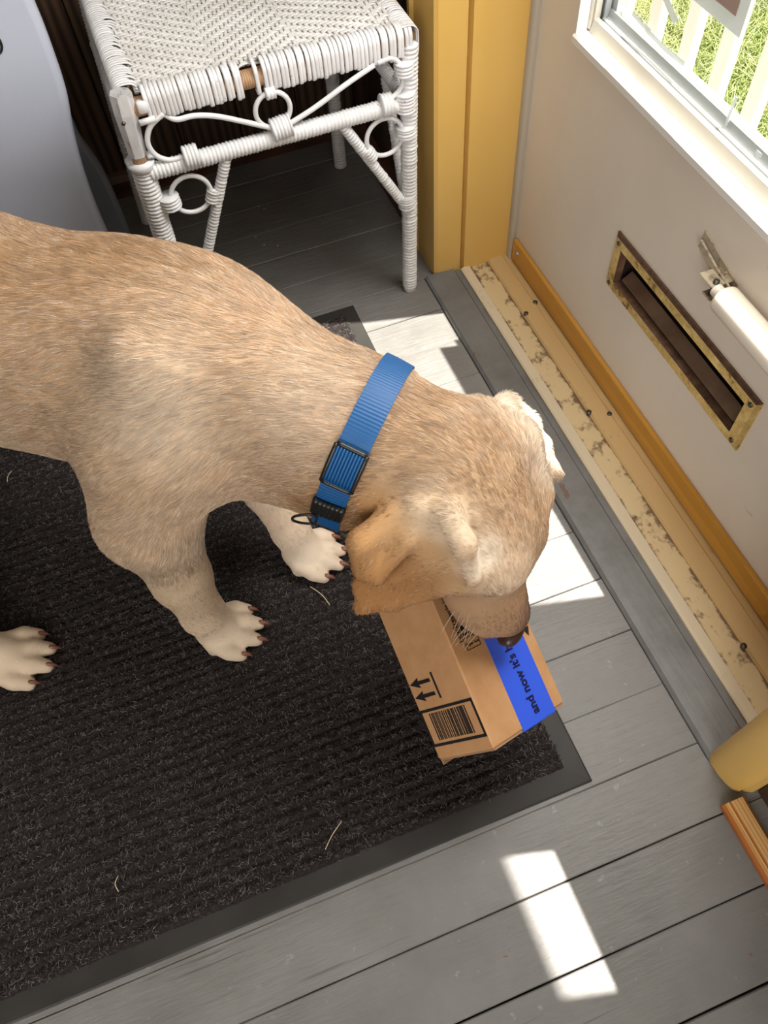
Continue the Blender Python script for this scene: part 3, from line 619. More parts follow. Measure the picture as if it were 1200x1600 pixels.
# barcode: frame and bars
q = MB(); fa0, fa1, fh0, fh1 = .0165, .0575, .0035, .0905; w_ = .0033
stroke(q, fa0, fh0-w_/2, fa0, fh1+w_/2, w_); stroke(q, fa1, fh0-w_/2, fa1, fh1+w_/2, w_); stroke(q, fa0, fh0, fa1, fh0, w_); stroke(q, fa0, fh1, fa1, fh1, w_)
h = .017; R_ = random.Random(3)
while h < .077:
    w2 = R_.choice([.0005, .0007, .0007, .0013, .0019]); stroke(q, .0215, h+w2/2, .0535, h+w2/2, w2); h += w2+R_.choice([.0005, .0006, .0009, .0016])
q.build('barcode_print', M_ink, bx, False)
q = MB(); stroke(q, .0675, .0475, .0985, .0475, .0030)
for a in (.0905, .0745):
    stroke(q, a, .0535, a, .074, .0042)
    v = [bp(*x) for x in ((a, -.0001, .0895), (a+.0062, -.0001, .0725), (a, -.0001, .0745), (a-.0062, -.0001, .0725), (a, -.0004, .0895), (a+.0062, -.0004, .0725), (a, -.0004, .0745), (a-.0062, -.0004, .0725))]
    q.add(v, [(0, 1, 2, 3), (7, 6, 5, 4), (0, 4, 5, 1), (1, 5, 6, 2), (2, 6, 7, 3), (3, 7, 4, 0)])
q.build('this_way_up_print', M_ink, bx, False)
def text(s_, size, org, right, up, mt2, name, parent, bold=.0, lift=.0005, sx=1.0):
    cu = bpy.data.curves.new(name, 'FONT'); cu.body = s_; cu.size = size; cu.offset = bold; cu.extrude = .00008; cu.resolution_u = 3
    to = bpy.data.objects.new(name+'_tmp', cu); C.objects.link(to); bpy.context.view_layer.update()
    me = bpy.data.meshes.new_from_object(to.evaluated_get(bpy.context.evaluated_depsgraph_get())); bpy.data.objects.remove(to)
    v = np.zeros(len(me.vertices)*3); me.vertices.foreach_get('co', v); v = v.reshape(-1, 3)
    right = np.array(right); up = np.array(up); nn = np.cross(right, up); V2 = np.array(org)+np.outer(v[:, 0]*sx, right)+np.outer(v[:, 1], up)+np.outer(v[:, 2]+lift, nn)
    V2 = V2-np.array(wmat(parent).to_translation()); me.vertices.foreach_set('co', V2.ravel()); me.materials.clear(); me.materials.append(mt2); me.update()
    o = bpy.data.objects.new(name, me); C.objects.link(o); o.parent = parent; return o
text("and now it's h", .0185, bp(.0070, .0895, -.0005), BA, -BW, M_tapeink, 'tape_lettering', bx, .0006, .0004, .80)
text("how2recycle.info", .0088, bp(.1165, .0200, 0), BA, -BW, M_ink, 'recycling_lettering', bx, .00012, .0003)
text("Paper Box", .0050, bp(.1075, .0430, 0), -BW, -BA, M_ink, 'recycling_lettering', bx, .00008, .0003) if False else text("Paper box", .0052, bp(.1095, .0228, 0), BW, BA*-1 if False else np.cross(-BH, BW), M_ink, 'recycling_lettering', bx, .00005, .0003)
q = MB()
def tstroke(q, a0, w0, a1, w1, w):
    p = np.array([a0, w0]); r_ = np.array([a1, w1]); d_ = (r_-p)/np.linalg.norm(r_-p); n_ = np.array([-d_[1], d_[0]])*w/2
    v = [bp(x[0], x[1], y) for y in (-.0001, -.0004) for x in (p+n_, p-n_, r_-n_, r_+n_)]
    q.add(v, [(0, 1, 2, 3), (7, 6, 5, 4), (0, 4, 5, 1), (1, 5, 6, 2), (2, 6, 7, 3), (3, 7, 4, 0)])
tstroke(q, .1055, .0215, .1055, .0450, .0007); tstroke(q, .1055, .0215, .165, .0215, .0007); tstroke(q, .1055, .0450, .165, .0450, .0007)
tstroke(q, .1190, .0215, .1190, .0450, .0007); tstroke(q, .1215, .033, .1245, .033, .018); tstroke(q, .1275, .0285, .134, .0285, .009); tstroke(q, .128, .040, .1335, .040, .006); tstroke(q, .138, .033, .146, .033, .017); tstroke(q, .149, .028, .158, .028, .008)
v = [bp(*x) for x in ((.0885, .1265, -.0001), (.0995, .1195, -.0001), (.0995, .1325, -.0001), (.0885, .1265, -.0004), (.0995, .1195, -.0004), (.0995, .1325, -.0004))]
q.build('recycling_print', M_ink, bx, False); q = MB(); q.add(v, [(0, 1, 2), (5, 4, 3), (0, 3, 4, 1), (1, 4, 5, 2), (2, 5, 3, 0)]); q.build('triangle_print', M_ink, bx, False)

# ------------------------------------------------------------ dog shape: smooth union of body forms, meshed as one surface
def V(*a): return np.array(a,float)
def nrm(v): v=np.asarray(v,float); return v/np.linalg.norm(v)
# ---- head frame
HF=nrm(V(.205,-.56,-.80)); HL=V(.741,.631,-.231); HL=nrm(HL-HL@HF*HF); HU=np.cross(HF,HL)
HM=np.stack([HF,HL,HU],1); HC=V(.186,.365,.385); HS=1.15
def hd(a,b,c): return HC+HM@V(a,b,c)*HS
def cone(a,b,ra,rb,k=.02): return ('cone',V(*a),V(*b),ra,rb,k)
def ell(c,r,M=None,k=.02): return ('ell',V(*c),V(*r),np.eye(3) if M is None else M,k)
def tri(a,b,c,r,k=.006): return ('tri',V(*a),V(*b),V(*c),r,k)
def frame(d,up=(0,0,1)):
    d=nrm(d);u=nrm(V(*up)-V(*up)@d*d);return np.stack([d,np.cross(u,d),u],1)
SHC=(-.072,.546,.474);SHD=(-.055,.515,.395)
def dog_prims():
    P=[]
    h=frame((.77,-.64,-.03))
    # trunk
    P+= [ell((-.47,.97,.42),(.13,.10,.11),h,.05),
         ell((-.36,.875,.43),(.15,.10,.118),h,.05),
         ell((-.22,.757,.42),(.19,.114,.150),h,.05),
         ell((-.09,.66,.41),(.15,.110,.150),h,.05),
         ell((-.01,.60,.385),(.085,.09,.11),h,.04),
         ell((-.035,.63,.48),(.11,.07,.06),h,.05)]
    P+= [ell(SHC,(.030,.022,.075),frame((.77,-.64,.0)),.05), ell(SHD,(.028,.02,.05),frame((.77,-.64,.0)),.04)]
    # neck
    P+= [cone((-.02,.60,.445),(.105,.470,.425),.095,.074,.05),
         cone((.102,.460,.423),hd(-.05,0,-.008),.074,.066,.035),
         cone((.03,.53,.36),(.12,.44,.36),.06,.055,.04)]
    # head
    P+= [ell(hd(0,0,0),V(.086,.062,.058)*HS,HM,.03),
         ell(hd(.035,0,.010),V(.045,.05,.036)*HS,HM,.02),
         ell(hd(.046,-.028,.027),V(.022,.018,.016)*HS,HM,.02),
         ell(hd(.046,.028,.027),V(.022,.018,.016)*HS,HM,.02),
         ell(hd(.01,-.042,-.03),V(.05,.026,.034)*HS,HM,.03),
         ell(hd(.01,.046,-.022),V(.052,.028,.036)*HS,HM,.03),
         cone(hd(.055,0,-.008),hd(.125,0,-.016),.034*HS,.025*HS,.02),
         ell(hd(.085,-.024,-.026),V(.050,.018,.026)*HS,HM,.015),
         ell(hd(.085,.019,-.026),V(.050,.017,.026)*HS,HM,.015),
         ell(hd(.133,0,-.012),V(.013,.019,.016)*HS,HM,.008),
         # lower jaw
         cone(hd(.0,0,-.05),hd(.055,0,-.105),.026*HS,.019*HS,.02)]
    return P
def leg_prims():
    P=[]
    # near (right) front leg
    P+= [cone((-.09,.565,.40),(-.138,.55,.29),.080,.060,.04),
         ell((-.170,.578,.262),(.026,.026,.032),None,.02),
         cone((-.134,.548,.285),(-.138,.53,.16),.053,.038,.03),
         cone((-.138,.53,.16),(-.135,.515,.075),.037,.029,.015),
         cone((-.135,.515,.075),(-.125,.508,.035),.030,.028,.012)]
    # far (left) front leg
    P+= [cone((-.0,.65,.40),(-.0,.66,.27),.065,.046,.04),
         cone((-.0,.66,.27),(.003,.63,.15),.044,.031,.025),
         cone((.003,.63,.15),(.018,.598,.07),.031,.026,.015),
         cone((.018,.598,.07),(.026,.582,.035),.028,.027,.012)]
    # near (right) hind leg
    P+= [cone((-.46,.85,.38),(-.44,.74,.26),.09,.055,.05),
         cone((-.44,.74,.26),(-.56,.70,.16),.045,.028,.03),
         cone((-.56,.70,.16),(-.46,.61,.05),.026,.024,.015),
         cone((-.46,.61,.05),(-.43,.585,.032),.027,.027,.012)]
    P+= [cone((-.50,1.02,.38),(-.48,1.0,.26),.085,.055,.05),
         cone((-.48,1.0,.26),(-.60,1.03,.16),.045,.028,.03),
         cone((-.60,1.03,.16),(-.56,1.0,.04),.026,.026,.015)]
    return P
PAWS=[((-.128,.508,.0),(.93,-.36,0),1.02),((.025,.581,.0),(.9,-.43,0),1.0),((-.428,.580,0),(.96,-.28,0),1.08)]
def paw_prims():
    P=[];N=[]
    for c,d,s in PAWS:
        c=V(*c);d=nrm(V(*d));l=np.cross((0,0,1),d)
        M=np.stack([d,l,V(0,0,1)],1)
        P.append(ell(c+V(0,0,.027*s)+d*.001,V(.033,.028,.023)*s,M,.012))
        for o,f in ((-.0330,.018),(-.0118,.038),(.0112,.038),(.0315,.020)):
            o*=s;f*=s
            a=c+l*o*.75+d*(f-.022)+V(0,0,.030*s);b=c+l*o+d*(f+.002)+V(0,0,.024*s);e=c+l*o*1.06+d*(f+.018*s)+V(0,0,.015*s)
            P.append(cone(a,b,.0110*s,.0122*s,.006));P.append(cone(b,e,.0122*s,.0098*s,.003))
            N.append((e+d*.006+V(0,0,.003),d,l))
        P.append(ell(c-d*.004-l*.024*s+V(0,0,.010),V(.012,.010,.010),M,.01))
    return P,N
def ear_prims():
    E=[];r=.0055
    r1=V(0.105,0.356,0.430);r2=V(0.129,0.346,0.444);r3=V(0.147,0.325,0.452);r4=V(0.153,0.301,0.436);r5=V(0.157,0.286,0.392);l1=V(0.070,0.347,0.418);l2=V(0.065,0.336,0.388);c1=V(0.111,0.327,0.426);c2=V(0.074,0.323,0.385);p1=V(0.057,0.345,0.350);p2=V(0.054,0.329,0.322);p3=V(0.087,0.317,0.328);p4=V(0.124,0.313,0.334);p5=V(0.159,0.297,0.362);q1=V(0.119,0.324,0.408);q2=V(0.140,0.308,0.410);q3=V(0.091,0.329,0.365);a=V(0.234,0.438,0.420);t=V(0.268,0.451,0.405);tt=V(0.279,0.426,0.398);c=V(0.287,0.410,0.380);d=V(0.302,0.389,0.345);e=V(0.268,0.364,0.360);m=V(0.253,0.404,0.408)
    for x,y,ra,rb in((r1,r2,.013,.012),(r2,r3,.012,.012),(r3,r4,.012,.011),(r4,r5,.011,.007),(r5,p5,.007,.006)): E.append(cone(x,y,ra,rb,.010))
    for t_ in((q1,q2,q3),(q2,q3,p4),(q2,p5,p4),(q3,p4,p3),(q3,p3,p2),(q3,p2,p1),(q2,r4,p5),(r3,q1,q2),(r2,q1,r3),(r3,q2,r4)): E.append(tri(*t_,r,.008))
    E.append(cone(p2,p3,.006,.006,.008));E.append(cone(p3,p4,.006,.006,.008))
    for t_ in((r1,c1,c2),(r1,c2,l1),(l1,c2,l2),(r1,r2,c1)): E.append(tri(*t_,.0075,.005))
    E.append(cone(r1,l1,.014,.014,.006));E.append(cone(l1,l2,.014,.012,.006))
    E.append(cone(a,m,.018,.021,.035));E.append(cone(m,e,.022,.014,.03));E.append(cone(a,t,.010,.012,.012));E.append(cone(t,tt,.012,.011,.012));E.append(cone(tt,c,.011,.009,.012));E.append(cone(c,d,.009,.005,.012))
    for t_ in((a,t,m),(t,tt,m),(tt,c,m),(c,d,e),(m,c,e)): E.append(tri(*t_,r,.012))
    return E
def cone_sdf(p,a,b,r1,r2):
    ba=b-a;l2=ba@ba;rr=r1-r2;a2=l2-rr*rr;il2=1/l2
    pa=p-a;y=pa@ba;z=y-l2
    t=pa*l2-y[...,None]*ba;x2=(t*t).sum(-1)
    y2=y*y*l2;z2=z*z*l2;k=np.sign(rr)*rr*rr*x2
    d=(np.sqrt(x2*a2*il2)+y*rr)*il2-r1
    c1=np.sign(z)*a2*z2>k;c2=np.sign(y)*a2*y2<k
    d=np.where(c2,np.sqrt(np.maximum(x2+y2,0))*il2-r1,d)
    d=np.where(c1,np.sqrt(np.maximum(x2+z2,0))*il2-r2,d)
    return d
def ell_sdf(p,c,r,M):
    q=(p-c)@M;k0=np.linalg.norm(q/r,axis=-1);k1=np.linalg.norm(q/(r*r),axis=-1)
    return k0*(k0-1)/np.maximum(k1,1e-9)
def tri_sdf(p,a,b,c,r):
    ba=b-a;cb=c-b;ac=a-c;n=np.cross(ba,ac)
    pa=p-a;pb=p-b;pc=p-c
    s=np.sign(pa@np.cross(ba,n))+np.sign(pb@np.cross(cb,n))+np.sign(pc@np.cross(ac,n))
    def e(q,v):
        t=np.clip(q@v/(v@v),0,1)[...,None];w=v*t-q;return (w*w).sum(-1)
    de=np.minimum(np.minimum(e(pa,ba),e(pb,cb)),e(pc,ac));df=(pa@n)**2/(n@n)
    return np.sqrt(np.where(s<2,de,df))-r
def ev(p,P):
    if P[0]=='cone': return cone_sdf(p,*P[1:5])
    if P[0]=='ell': return ell_sdf(p,*P[1:4])
    return tri_sdf(p,*P[1:5])
def bound(P):
    if P[0]=='cone': r=max(P[3],P[4]);pts=np.stack([P[1],P[2]])
    elif P[0]=='ell': r=max(P[2]);pts=P[1][None]
    else: r=P[4];pts=np.stack(P[1:4])
    return pts.min(0)-r,pts.max(0)+r
class Field:
    def __init__(s,lo,hi,h):
        s.lo=V(*lo);s.h=h;s.n=np.ceil((V(*hi)-s.lo)/h).astype(int)+1
        s.D=np.full(s.n,.06,np.float32)
    def add(s,prims):
        for P in prims:
            k=P[-1];lo,hi=bound(P);m=k+.03
            i0=np.maximum(np.floor((lo-m-s.lo)/s.h).astype(int),0);i1=np.minimum(np.ceil((hi+m-s.lo)/s.h).astype(int)+1,s.n)
            if (i1<=i0).any(): continue
            g=np.stack(np.meshgrid(*[s.lo[a]+s.h*np.arange(i0[a],i1[a]) for a in range(3)],indexing='ij'),-1)
            d=ev(g,P);sl=tuple(slice(i0[a],i1[a]) for a in range(3));o=s.D[sl]
            hh=np.maximum(k-np.abs(o-d),0)/k
            s.D[sl]=np.minimum(o,d)-hh*hh*k*.25
    def sample(s,p):
        q=(p-s.lo)/s.h;i=np.clip(np.floor(q).astype(int),0,s.n-2);f=np.clip(q-i,0,1);r=0
        for dx in(0,1):
            for dy in(0,1):
                for dz in(0,1):
                    w=(f[:,0] if dx else 1-f[:,0])*(f[:,1] if dy else 1-f[:,1])*(f[:,2] if dz else 1-f[:,2])
                    r=r+w*s.D[i[:,0]+dx,i[:,1]+dy,i[:,2]+dz]
        return r
    def grad(s,p):
        e=s.h;g=np.stack([s.sample(p+np.eye(3)[a]*e)-s.sample(p-np.eye(3)[a]*e) for a in range(3)],1)
        return g/np.maximum(np.linalg.norm(g,axis=1,keepdims=True),1e-9)
    def mesh(s):
        D=s.D;S=D<0
        c=[S[dx:S.shape[0]-1+dx,dy:S.shape[1]-1+dy,dz:S.shape[2]-1+dz] for dx in(0,1) for dy in(0,1) for dz in(0,1)]
        cnt=sum(x.astype(np.int8) for x in c);act=(cnt>0)&(cnt<8)
        idx=np.full(act.shape,-1);ii=np.argwhere(act);idx[act]=np.arange(len(ii))
        acc=np.zeros((len(ii),3));num=np.zeros(len(ii))
        for ax in range(3):
            for u in(0,1):
                for v in(0,1):
                    o=[0,0,0];o[(ax+1)%3]=u;o[(ax+2)%3]=v;A=ii+o;B=A.copy();B[:,ax]+=1
                    da=D[tuple(A.T)];db=D[tuple(B.T)];x=(da<0)!=(db<0)
                    t=np.where(x,da/np.where(x,da-db,1),0)
                    pt=np.array(o,float)+np.zeros((len(ii),3));pt[:,ax]+=t
                    acc+=pt*x[:,None];num+=x
        v=s.lo+(ii+acc/np.maximum(num,1)[:,None])*s.h
        F=[]
        for ax in range(3):
            sl0=[slice(1,-1)]*3;sl1=[slice(1,-1)]*3
            sl0[ax]=slice(0,-1);sl1[ax]=slice(1,None)
            a=S[tuple(sl0)];b=S[tuple(sl1)]
            e=np.argwhere(a!=b);off=np.array([1,1,1]);off[ax]=0;e2=e+off
            b1=(ax+1)%3;b2=(ax+2)%3
            q=[]
            for du,dv in((0,0),(-1,0),(-1,-1),(0,-1)):
                o=e2.copy();o[:,b1]+=du;o[:,b2]+=dv;q.append(idx[tuple(o.T)])
            q=np.stack(q,1);fl=a[tuple(e.T)]
            # inside at lower -> normal +ax
            q[~fl]=q[~fl][:,::-1];F.append(q)
        return v,np.concatenate(F)

SL0, SL1, SL2, SL3, SL4 = 26, 50, -4, 10, -14
# ============================================================ THE DOG
GH = .0045
FD = Field((-.74, .15, -.01), (.42, 1.18, .61), GH)
pp, CLAWS = paw_prims(); core = dog_prims()
FB = Field((-.30, .20, .12), (.42, .95, .61), .005); FB.add(core+leg_prims())     # body without ears, for the collar
FD.add(core+leg_prims()+pp+ear_prims())
DV, DF = FD.mesh()
keepv = np.ones(len(DV), bool)
# relax the surface a little
e = np.concatenate([DF[:, [0, 1]], DF[:, [1, 2]], DF[:, [2, 3]], DF[:, [3, 0]]]); ns = len(DV)
for it in range(2):
    acc = np.zeros((ns, 3)); cnt = np.zeros(ns); np.add.at(acc, e[:, 0], DV[e[:, 1]]); np.add.at(acc, e[:, 1], DV[e[:, 0]]); np.add.at(cnt, e[:, 0], 1); np.add.at(cnt, e[:, 1], 1)
    DV = DV*.5+acc/cnt[:, None]*.5
DV[:, 2] = np.maximum(DV[:, 2], .0088)
# coat colour by place (markings, with shade painted into chest, side and near foreleg)
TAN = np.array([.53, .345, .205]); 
SPOTS = [((-.065, .53, .49), .06, (.78, .64, .49), 2.0), ((.06, .47, .49), .05, (.72, .56, .42), 1.2), ((-.135, .57, .48), .045, (.54, .37, .21), .5), ((.0, .50, .49), .035, (.48, .315, .175), 1.2), ((-.10, .62, .56), .16, (.53, .34, .195), 1.0), ((.02, .56, .53), .10, (.58, .39, .24), .6), ((-.13, .50, .42), .10, (.58, .41, .26), 1.0),  # shoulder highlight and the darker hollows beside it are painted into the coat
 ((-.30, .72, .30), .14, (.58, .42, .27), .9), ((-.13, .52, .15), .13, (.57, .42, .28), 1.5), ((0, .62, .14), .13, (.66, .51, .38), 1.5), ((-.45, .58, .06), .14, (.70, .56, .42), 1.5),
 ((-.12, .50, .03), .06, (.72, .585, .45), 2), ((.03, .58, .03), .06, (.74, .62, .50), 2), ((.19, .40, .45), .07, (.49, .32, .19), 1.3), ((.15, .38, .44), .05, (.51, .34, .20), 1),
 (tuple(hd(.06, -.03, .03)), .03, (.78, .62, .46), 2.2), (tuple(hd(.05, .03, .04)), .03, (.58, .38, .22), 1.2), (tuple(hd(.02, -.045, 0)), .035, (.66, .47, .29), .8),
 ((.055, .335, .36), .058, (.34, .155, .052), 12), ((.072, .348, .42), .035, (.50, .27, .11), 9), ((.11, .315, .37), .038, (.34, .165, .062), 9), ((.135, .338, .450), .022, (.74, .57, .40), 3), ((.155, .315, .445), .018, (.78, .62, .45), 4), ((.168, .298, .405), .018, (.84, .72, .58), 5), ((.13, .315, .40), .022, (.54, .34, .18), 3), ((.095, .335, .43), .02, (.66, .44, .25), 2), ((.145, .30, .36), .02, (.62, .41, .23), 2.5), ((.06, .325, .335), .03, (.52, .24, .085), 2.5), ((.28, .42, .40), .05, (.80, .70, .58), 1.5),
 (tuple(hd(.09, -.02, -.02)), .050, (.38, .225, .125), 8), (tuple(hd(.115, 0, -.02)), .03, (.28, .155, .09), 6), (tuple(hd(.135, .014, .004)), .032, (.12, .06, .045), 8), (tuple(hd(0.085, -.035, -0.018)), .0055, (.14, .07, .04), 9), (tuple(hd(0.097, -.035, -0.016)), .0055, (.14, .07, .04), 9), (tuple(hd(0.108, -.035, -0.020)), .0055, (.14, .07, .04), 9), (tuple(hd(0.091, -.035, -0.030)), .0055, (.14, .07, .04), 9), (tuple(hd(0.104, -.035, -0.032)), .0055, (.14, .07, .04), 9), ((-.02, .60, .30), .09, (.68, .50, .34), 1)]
def vn3(P, s, seed):
    rr = np.random.default_rng(seed); r_ = 0
    for i in range(7):
        k_ = rr.normal(0, s, 3); r_ = r_+np.sin(P@k_+rr.uniform(0, 6.28))
    return r_/7*1.6
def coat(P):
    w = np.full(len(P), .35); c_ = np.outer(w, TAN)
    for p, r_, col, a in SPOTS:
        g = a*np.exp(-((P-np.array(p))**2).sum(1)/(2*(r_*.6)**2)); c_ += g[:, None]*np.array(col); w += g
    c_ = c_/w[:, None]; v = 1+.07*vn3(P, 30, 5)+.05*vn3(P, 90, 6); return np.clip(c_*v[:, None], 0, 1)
DOG = empty('dog', (-.1, .62, 0)); tag(DOG, 'yellow short-haired dog standing on the mat with a cardboard box in its mouth', 'dog')
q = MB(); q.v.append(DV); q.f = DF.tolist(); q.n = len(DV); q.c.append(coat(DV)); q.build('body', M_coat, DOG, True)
# ---- fur
A_, B_, C_, D_ = (DV[DF[:, i]] for i in range(4)); ar = .5*np.linalg.norm(np.cross(C_-A_, D_-B_), axis=1); cen = (A_+C_)/2
wgt = ar*np.where(cen[:, 0] < -.42, .25, 1)*np.where(cen[:, 2] < .2, .7, 1)
NF = 380000; fi = rng.choice(len(ar), NF, p=wgt/wgt.sum()); uu, vv = rng.random(NF)[:, None], rng.random(NF)[:, None]
PR = A_[fi]*(1-uu)*(1-vv)+B_[fi]*uu*(1-vv)+C_[fi]*uu*vv+D_[fi]*(1-uu)*vv
NR = FD.grad(PR)
# lie of the coat: control directions blended by distance
hb = np.array([-.77, .64, -.15])
FLOW = [((-.45, .95, .5), .15, hb), ((-.3, .84, .5), .15, hb), ((-.2, .72, .42), .12, hb+[0, 0, -.25]), ((-.1, .62, .5), .1, hb+[0, 0, -.1]), ((-.12, .55, .40), .07, (-.6, .1, -.8)), ((0, .56, .5), .07, (-.8, .5, -.2)),
 ((.0, .52, .42), .06, (-.7, .2, -.7)), ((.1, .44, .48), .06, (-.75, .65, -.05)), ((.08, .40, .40), .05, (-.7, .5, -.5)), ((.16, .42, .46), .05, (-.6, .75, .25)), (tuple(hd(-.03, 0, .06)), .04, tuple(-HF+HU*.1)), (tuple(hd(.05, 0, .04)), .04, tuple(-HF)),
 (tuple(hd(.12, 0, .01)), .03, tuple(-HF)), (tuple(hd(.06, -.04, -.02)), .03, tuple(-HF-HL*.3)), ((.16, .32, .42), .02, (-.6, .1, -.3)), ((.10, .33, .43), .03, (-.8, .1, -.5)), ((.06, .33, .36), .04, (-.2, -.05, -1)), ((.28, .42, .39), .04, (.4, -.1, -.9)),
 ((-.13, .53, .2), .07, (-.1, 0, -1)), ((0, .62, .2), .07, (0, 0, -1)), ((-.13, .51, .04), .05, (.8, -.3, -.5)), ((.03, .58, .04), .05, (.8, -.4, -.5)), ((-.42, .59, .05), .06, (.8, -.2, -.5)), ((-.3, .72, .28), .08, (-.6, .2, -.8))]
def flow(P, Nn):
    d_ = np.zeros_like(P)
    for p, r_, v in FLOW:
        v = np.array(v, float); v /= np.linalg.norm(v); d_ += np.exp(-((P-np.array(p))**2).sum(1)/(2*r_*r_))[:, None]*v+1e-6*v
    d_ -= (d_*Nn).sum(1)[:, None]*Nn; return d_/np.maximum(np.linalg.norm(d_, axis=1, keepdims=True), 1e-9)
FW = flow(PR, NR); SD = np.cross(NR, FW)
CC = np.array([.114, .460, .418]); CN = np.array([.70, -.656, -.27]); CN /= np.linalg.norm(CN); CW = .0150
ax_ = (PR-CC)@CN; rad_ = np.linalg.norm(PR-CC-ax_[:, None]*CN, axis=1); under = (ax_ < CW-.001) & (ax_ > -CW+.009) & (rad_ < .14)
near = (ax_ > 0) & (ax_ < CW+.010) & (rad_ < .14)
hdw = np.exp(-((PR-HC)**2).sum(1)/(2*.085**2)); trunk = 1-hdw
LN = (.0150*trunk+.0085*hdw)*rng.uniform(.6, 1.2, NF); LN *= np.where(PR[:, 2] < .22, .52, 1)*np.where(PR[:, 2] < .07, .6, 1); ear_ = (((PR[:, 0] < .12) & (PR[:, 1] < .38)) | ((PR[:, 0] < .172) & (PR[:, 1] < .345) & (PR[:, 2] < .462))) & (ax_ > .01); LN *= np.where(ear_, .55, 1)
muz = ((PR-HC)@HF > .07*HS) & (np.linalg.norm(PR-HC, axis=1) < .25); LN *= np.where(muz, .5, 1); LN *= np.where(near, 1.1, 1)
cl = vn3(PR, 150, 8)*.16+vn3(PR, 50, 9)*.22+rng.normal(0, .14, NF); lift = np.clip(.25+.07*vn3(PR, 120, 10)+rng.normal(0, .07, NF), .12, .6)+near*.30
K = 5; PF = np.zeros((NF, K, 3)); PF[:, 0] = PR-NR*.0006
dr = FW+SD*cl[:, None]; dr /= np.linalg.norm(dr, axis=1, keepdims=True)
for i in range(1, K):
    a = np.clip(lift*(1.5-.45*i), -.03, .9)[:, None]; v_ = dr*np.cos(a)+NR*np.sin(a); PF[:, i] = PF[:, i-1]+v_*(LN/(K-1))[:, None]
nose_ = ((PR-HC)@HF > .144*HS)
# strands gather into small tufts
ck = np.floor((PR+vn3(PR, 300, 21)[:, None]*.0015)/.0062).astype(np.int64); key = (ck[:, 0]*4001+ck[:, 1])*4001+ck[:, 2]; _, inv, cn_ = np.unique(key, return_inverse=True, return_counts=True); inv = inv.ravel()
tip = np.zeros((len(cn_), 3)); np.add.at(tip, inv, PF[:, -1]); tip /= cn_[:, None]; tj = rng.normal(0, 1, len(cn_)); tipj = tip+0
pull = (tipj[inv]-PF[:, -1])*.45
for i in range(1, K): PF[:, i] += pull*(i/(K-1))**1.4
tuft = np.exp(rng.normal(0, .085, len(cn_)))[inv]
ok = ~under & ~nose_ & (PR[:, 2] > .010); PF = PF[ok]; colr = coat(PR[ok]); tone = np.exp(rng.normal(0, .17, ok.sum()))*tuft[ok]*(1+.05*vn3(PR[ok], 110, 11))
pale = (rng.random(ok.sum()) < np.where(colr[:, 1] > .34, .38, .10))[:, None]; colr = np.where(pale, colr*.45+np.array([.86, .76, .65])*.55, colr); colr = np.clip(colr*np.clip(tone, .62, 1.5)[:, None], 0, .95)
curves('fur', PF, .00016, colr, M_fur, DOG)
# ---- nose, eyes, claws, whiskers, mouth line
NP = hd(.150, -.004, -.017)
q = MB(); th_ = np.linspace(0, math.pi, 17); ph_ = np.linspace(0, 2*math.pi, 28, endpoint=False); v = []
for t in th_:
    for p in ph_:
        x, y, z = math.cos(t)*.0105, math.sin(t)*math.cos(p)*.0175, math.sin(t)*math.sin(p)*.0125
        y *= 1+.25*(z/.0125) if z > 0 else 1.0
        for s_ in (-1, 1):     # nostril dents
            g = math.exp(-(((y-s_*.010)/.0045)**2+((z+.001)/.004)**2))*(x > 0); x -= .006*g
        v.append(NP+HM@np.array([x, y, z])*HS)
f_ = [(i*28+j, i*28+(j+1) % 28, (i+1)*28+(j+1) % 28, (i+1)*28+j) for i in range(16) for j in range(28)]
q.add(v, f_); q.build('nose', M_nose, DOG)
for s_ in (-1, 1):
    q = MB(); c_ = hd(.052, s_*.041, .004); r_ = .0105; v = [c_+r_*np.array([math.sin(t)*math.cos(p), math.sin(t)*math.sin(p), math.cos(t)]) for t in np.linspace(0, math.pi, 11) for p in np.linspace(0, 2*math.pi, 16, endpoint=False)]
    q.add(v, [(i*16+j, i*16+(j+1) % 16, (i+1)*16+(j+1) % 16, (i+1)*16+j) for i in range(10) for j in range(16)]); q.build('eye', M_eye, DOG)
for (p, d_, l_) in CLAWS:
    q = MB(); u3 = np.array([0, 0, 1.]); q.tube([p-d_*.006+u3*.004, p+u3*.0035, p+d_*.006+u3*.0005, p+d_*.0105-u3*.006], [.0036, .0034, .0026, .0008], 8); q.build('claw', M_claw, DOG)
for k in range(9):
    a = hd(.085+.010*(k % 4), -.034, -.018-.006*(k//4)); d_ = -HL*1.0+HF*(.5-.25*(k % 4))-HU*.3*(k//4); d_ /= np.linalg.norm(d_); L_ = rng.uniform(.022, .042)
    q = MB(); q.tube([a, a+d_*L_*.4+np.array([0, 0, .001]), a+d_*L_*.75+np.array([0, 0, -.003]), a+d_*L_+np.array([0, 0, -.010])], [.0003, .00026, .0002, .00008], 5); q.build('whisker', mat('whisker', (.75, .6, .45), .4) if k == 0 else bpy.data.materials['whisker'], DOG)
for k in range(6):
    a = hd(.10+.008*(k % 3), .034, -.012-.006*(k//3)); d_ = HL+HF*(.4-.3*(k % 3)); d_ /= np.linalg.norm(d_); L_ = rng.uniform(.03, .05)
    q = MB(); q.tube([a, a+d_*L_*.5, a+d_*L_+np.array([0, 0, -.006])], [.0003, .0002, .00008], 5); q.build('whisker', bpy.data.materials['whisker'], DOG)

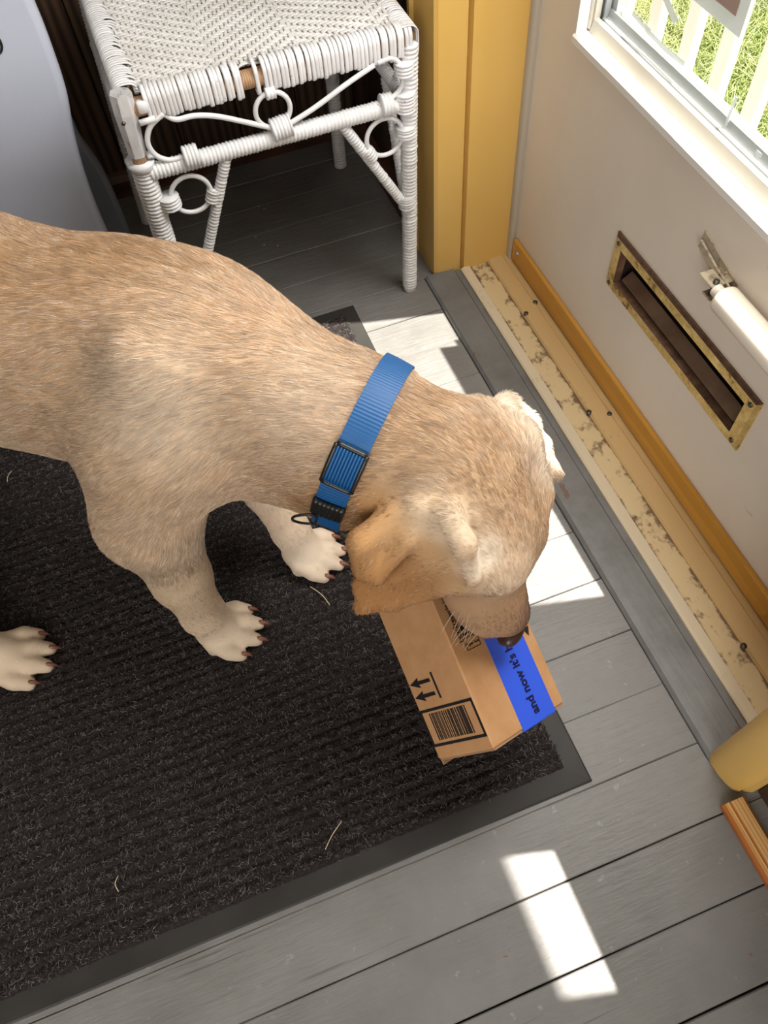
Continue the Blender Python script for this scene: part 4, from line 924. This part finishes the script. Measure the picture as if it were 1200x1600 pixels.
# ============================================================ COLLAR
U3 = np.cross(CN, [0, 0, 1.]); U3 /= np.linalg.norm(U3); V3 = np.cross(U3, CN)
if V3[2] < 0: V3 = -V3; U3 = -U3
def ringpt(th_, w, out=.0035):
    th_ = np.atleast_1d(th_); d_ = np.cos(th_)[:, None]*U3+np.sin(th_)[:, None]*V3; s_ = np.full(len(th_), .05); o = CC+CN*w
    ss = np.arange(.03, .17, .001); best = np.full(len(th_), .09)
    vals = np.stack([FB.sample(o+d_*x) for x in ss], 1); ii = np.argmax(vals > 0, 1); best = ss[ii]
    best = np.minimum(best, .112)
    return best
nT = 640; TH = np.linspace(0, 2*math.pi, nT, endpoint=False); NW = 7; ws = np.linspace(-CW, CW, NW)
RR = np.stack([ringpt(TH, w) for w in ws], 1); kk = 31
ker = np.ones(kk)/kk
for i in range(NW):
    for _ in range(2): RR[:, i] = np.convolve(np.r_[RR[-kk:, i], RR[:, i], RR[:kk, i]], ker, 'same')[kk:-kk]
m_ = RR.mean(1)[:, None]; RR = m_+(RR-m_)*.8+.0045
DD = np.cos(TH)[:, None]*U3+np.sin(TH)[:, None]*V3
def cpt(th_, w, out=0.0):
    i = (th_/(2*math.pi)*nT) % nT; i0 = int(i) % nT; fr_ = i-int(i); j = (w+CW)/(2*CW)*(NW-1); j0 = int(np.clip(j, 0, NW-2)); fj = j-j0
    r0 = RR[i0, j0]*(1-fj)+RR[i0, j0+1]*fj; r1 = RR[(i0+1) % nT, j0]*(1-fj)+RR[(i0+1) % nT, j0+1]*fj
    r_ = r0*(1-fr_)+r1*fr_+out; d_ = math.cos(th_)*U3+math.sin(th_)*V3; return CC+CN*w+d_*r_
CL = empty('dog_collar', tuple(CC)); tag(CL, 'bright blue webbing collar with black buckle around the dog\'s neck', 'collar')
q = MB(); rib_ = .00045*np.abs(np.sin(np.arange(nT)*math.pi/4)); v = []
sec = [(0, 1)]
P1 = np.stack([CC+CN*ws[i]+DD*(RR[:, i]+rib_)[:, None] for i in range(NW)], 1); P2 = np.stack([CC+CN*ws[i]+DD*(RR[:, i]-.0022)[:, None] for i in range(NW)][::-1], 1)
PP = np.concatenate([P1, P2], 1); m2 = PP.shape[1]; v = PP.reshape(-1, 3); f_ = [(i*m2+j, i*m2+(j+1) % m2, ((i+1) % nT)*m2+(j+1) % m2, ((i+1) % nT)*m2+j) for i in range(nT) for j in range(m2)]
q.add(v, f_); q.build('webbing', M_web, CL, True, angle=60)
def bar(th0, w0, th1, w1, r_, out=.003, n_=8): return [cpt(th0+(th1-th0)*t, w0+(w1-w0)*t, out) for t in np.linspace(0, 1, n_)]
T0, T1 = math.radians(SL0), math.radians(SL1)
q = MB(); e = CW*1.0
for (a, b, c_, d_) in ((T0, -e, T0, e), (T1, -e, T1, e), (T0, -e, T1, -e), (T0, e, T1, e)):
    q.tube(bar(a, b, c_, d_, 0, .0040), .0024, 8)
q.build('slider', M_black, CL)
q = MB()
for w in np.linspace(-CW*.82, CW*.82, 9): q.tube([cpt(t, w, .0042) for t in np.linspace(T0+.02, T1-.02, 8)], .0016, 6)
q.build('webbing_loop', M_web, CL)
T2, T3 = math.radians(SL2), math.radians(SL3)
q = MB(); 
for w in np.linspace(-CW*.85, CW*.85, 7): q.tube([cpt(t, w, .0030) for t in np.linspace(T2, T3, 10)], .0040, 8)
q.build('clip_buckle', M_black, CL)
q = MB(); Tm = math.radians(SL4); c_ = [cpt(Tm+a*.16, -CW*.2-(b*.020), .004+.002) for a, b in ((-1, 0), (-1, .6), (-.6, 1.0), (.6, 1.0), (1, .6), (1, 0))] if False else None
base = cpt(Tm, -CW*.6, .006); tdir = cpt(Tm+.1, -CW*.6, .006)-base; tdir /= np.linalg.norm(tdir)
od = math.cos(Tm)*U3+math.sin(Tm)*V3; dn = -CN*.8+od*.35; dn /= np.linalg.norm(dn)
P = bez([base+tdir*.013, base+tdir*.014+dn*.012, base+tdir*.006+dn*.021, base-tdir*.006+dn*.021, base-tdir*.014+dn*.012, base-tdir*.013], 8, True); q.tube(P, .0014, 8, True); q.build('d_ring', M_black, CL)
bpy.context.view_layer.update()
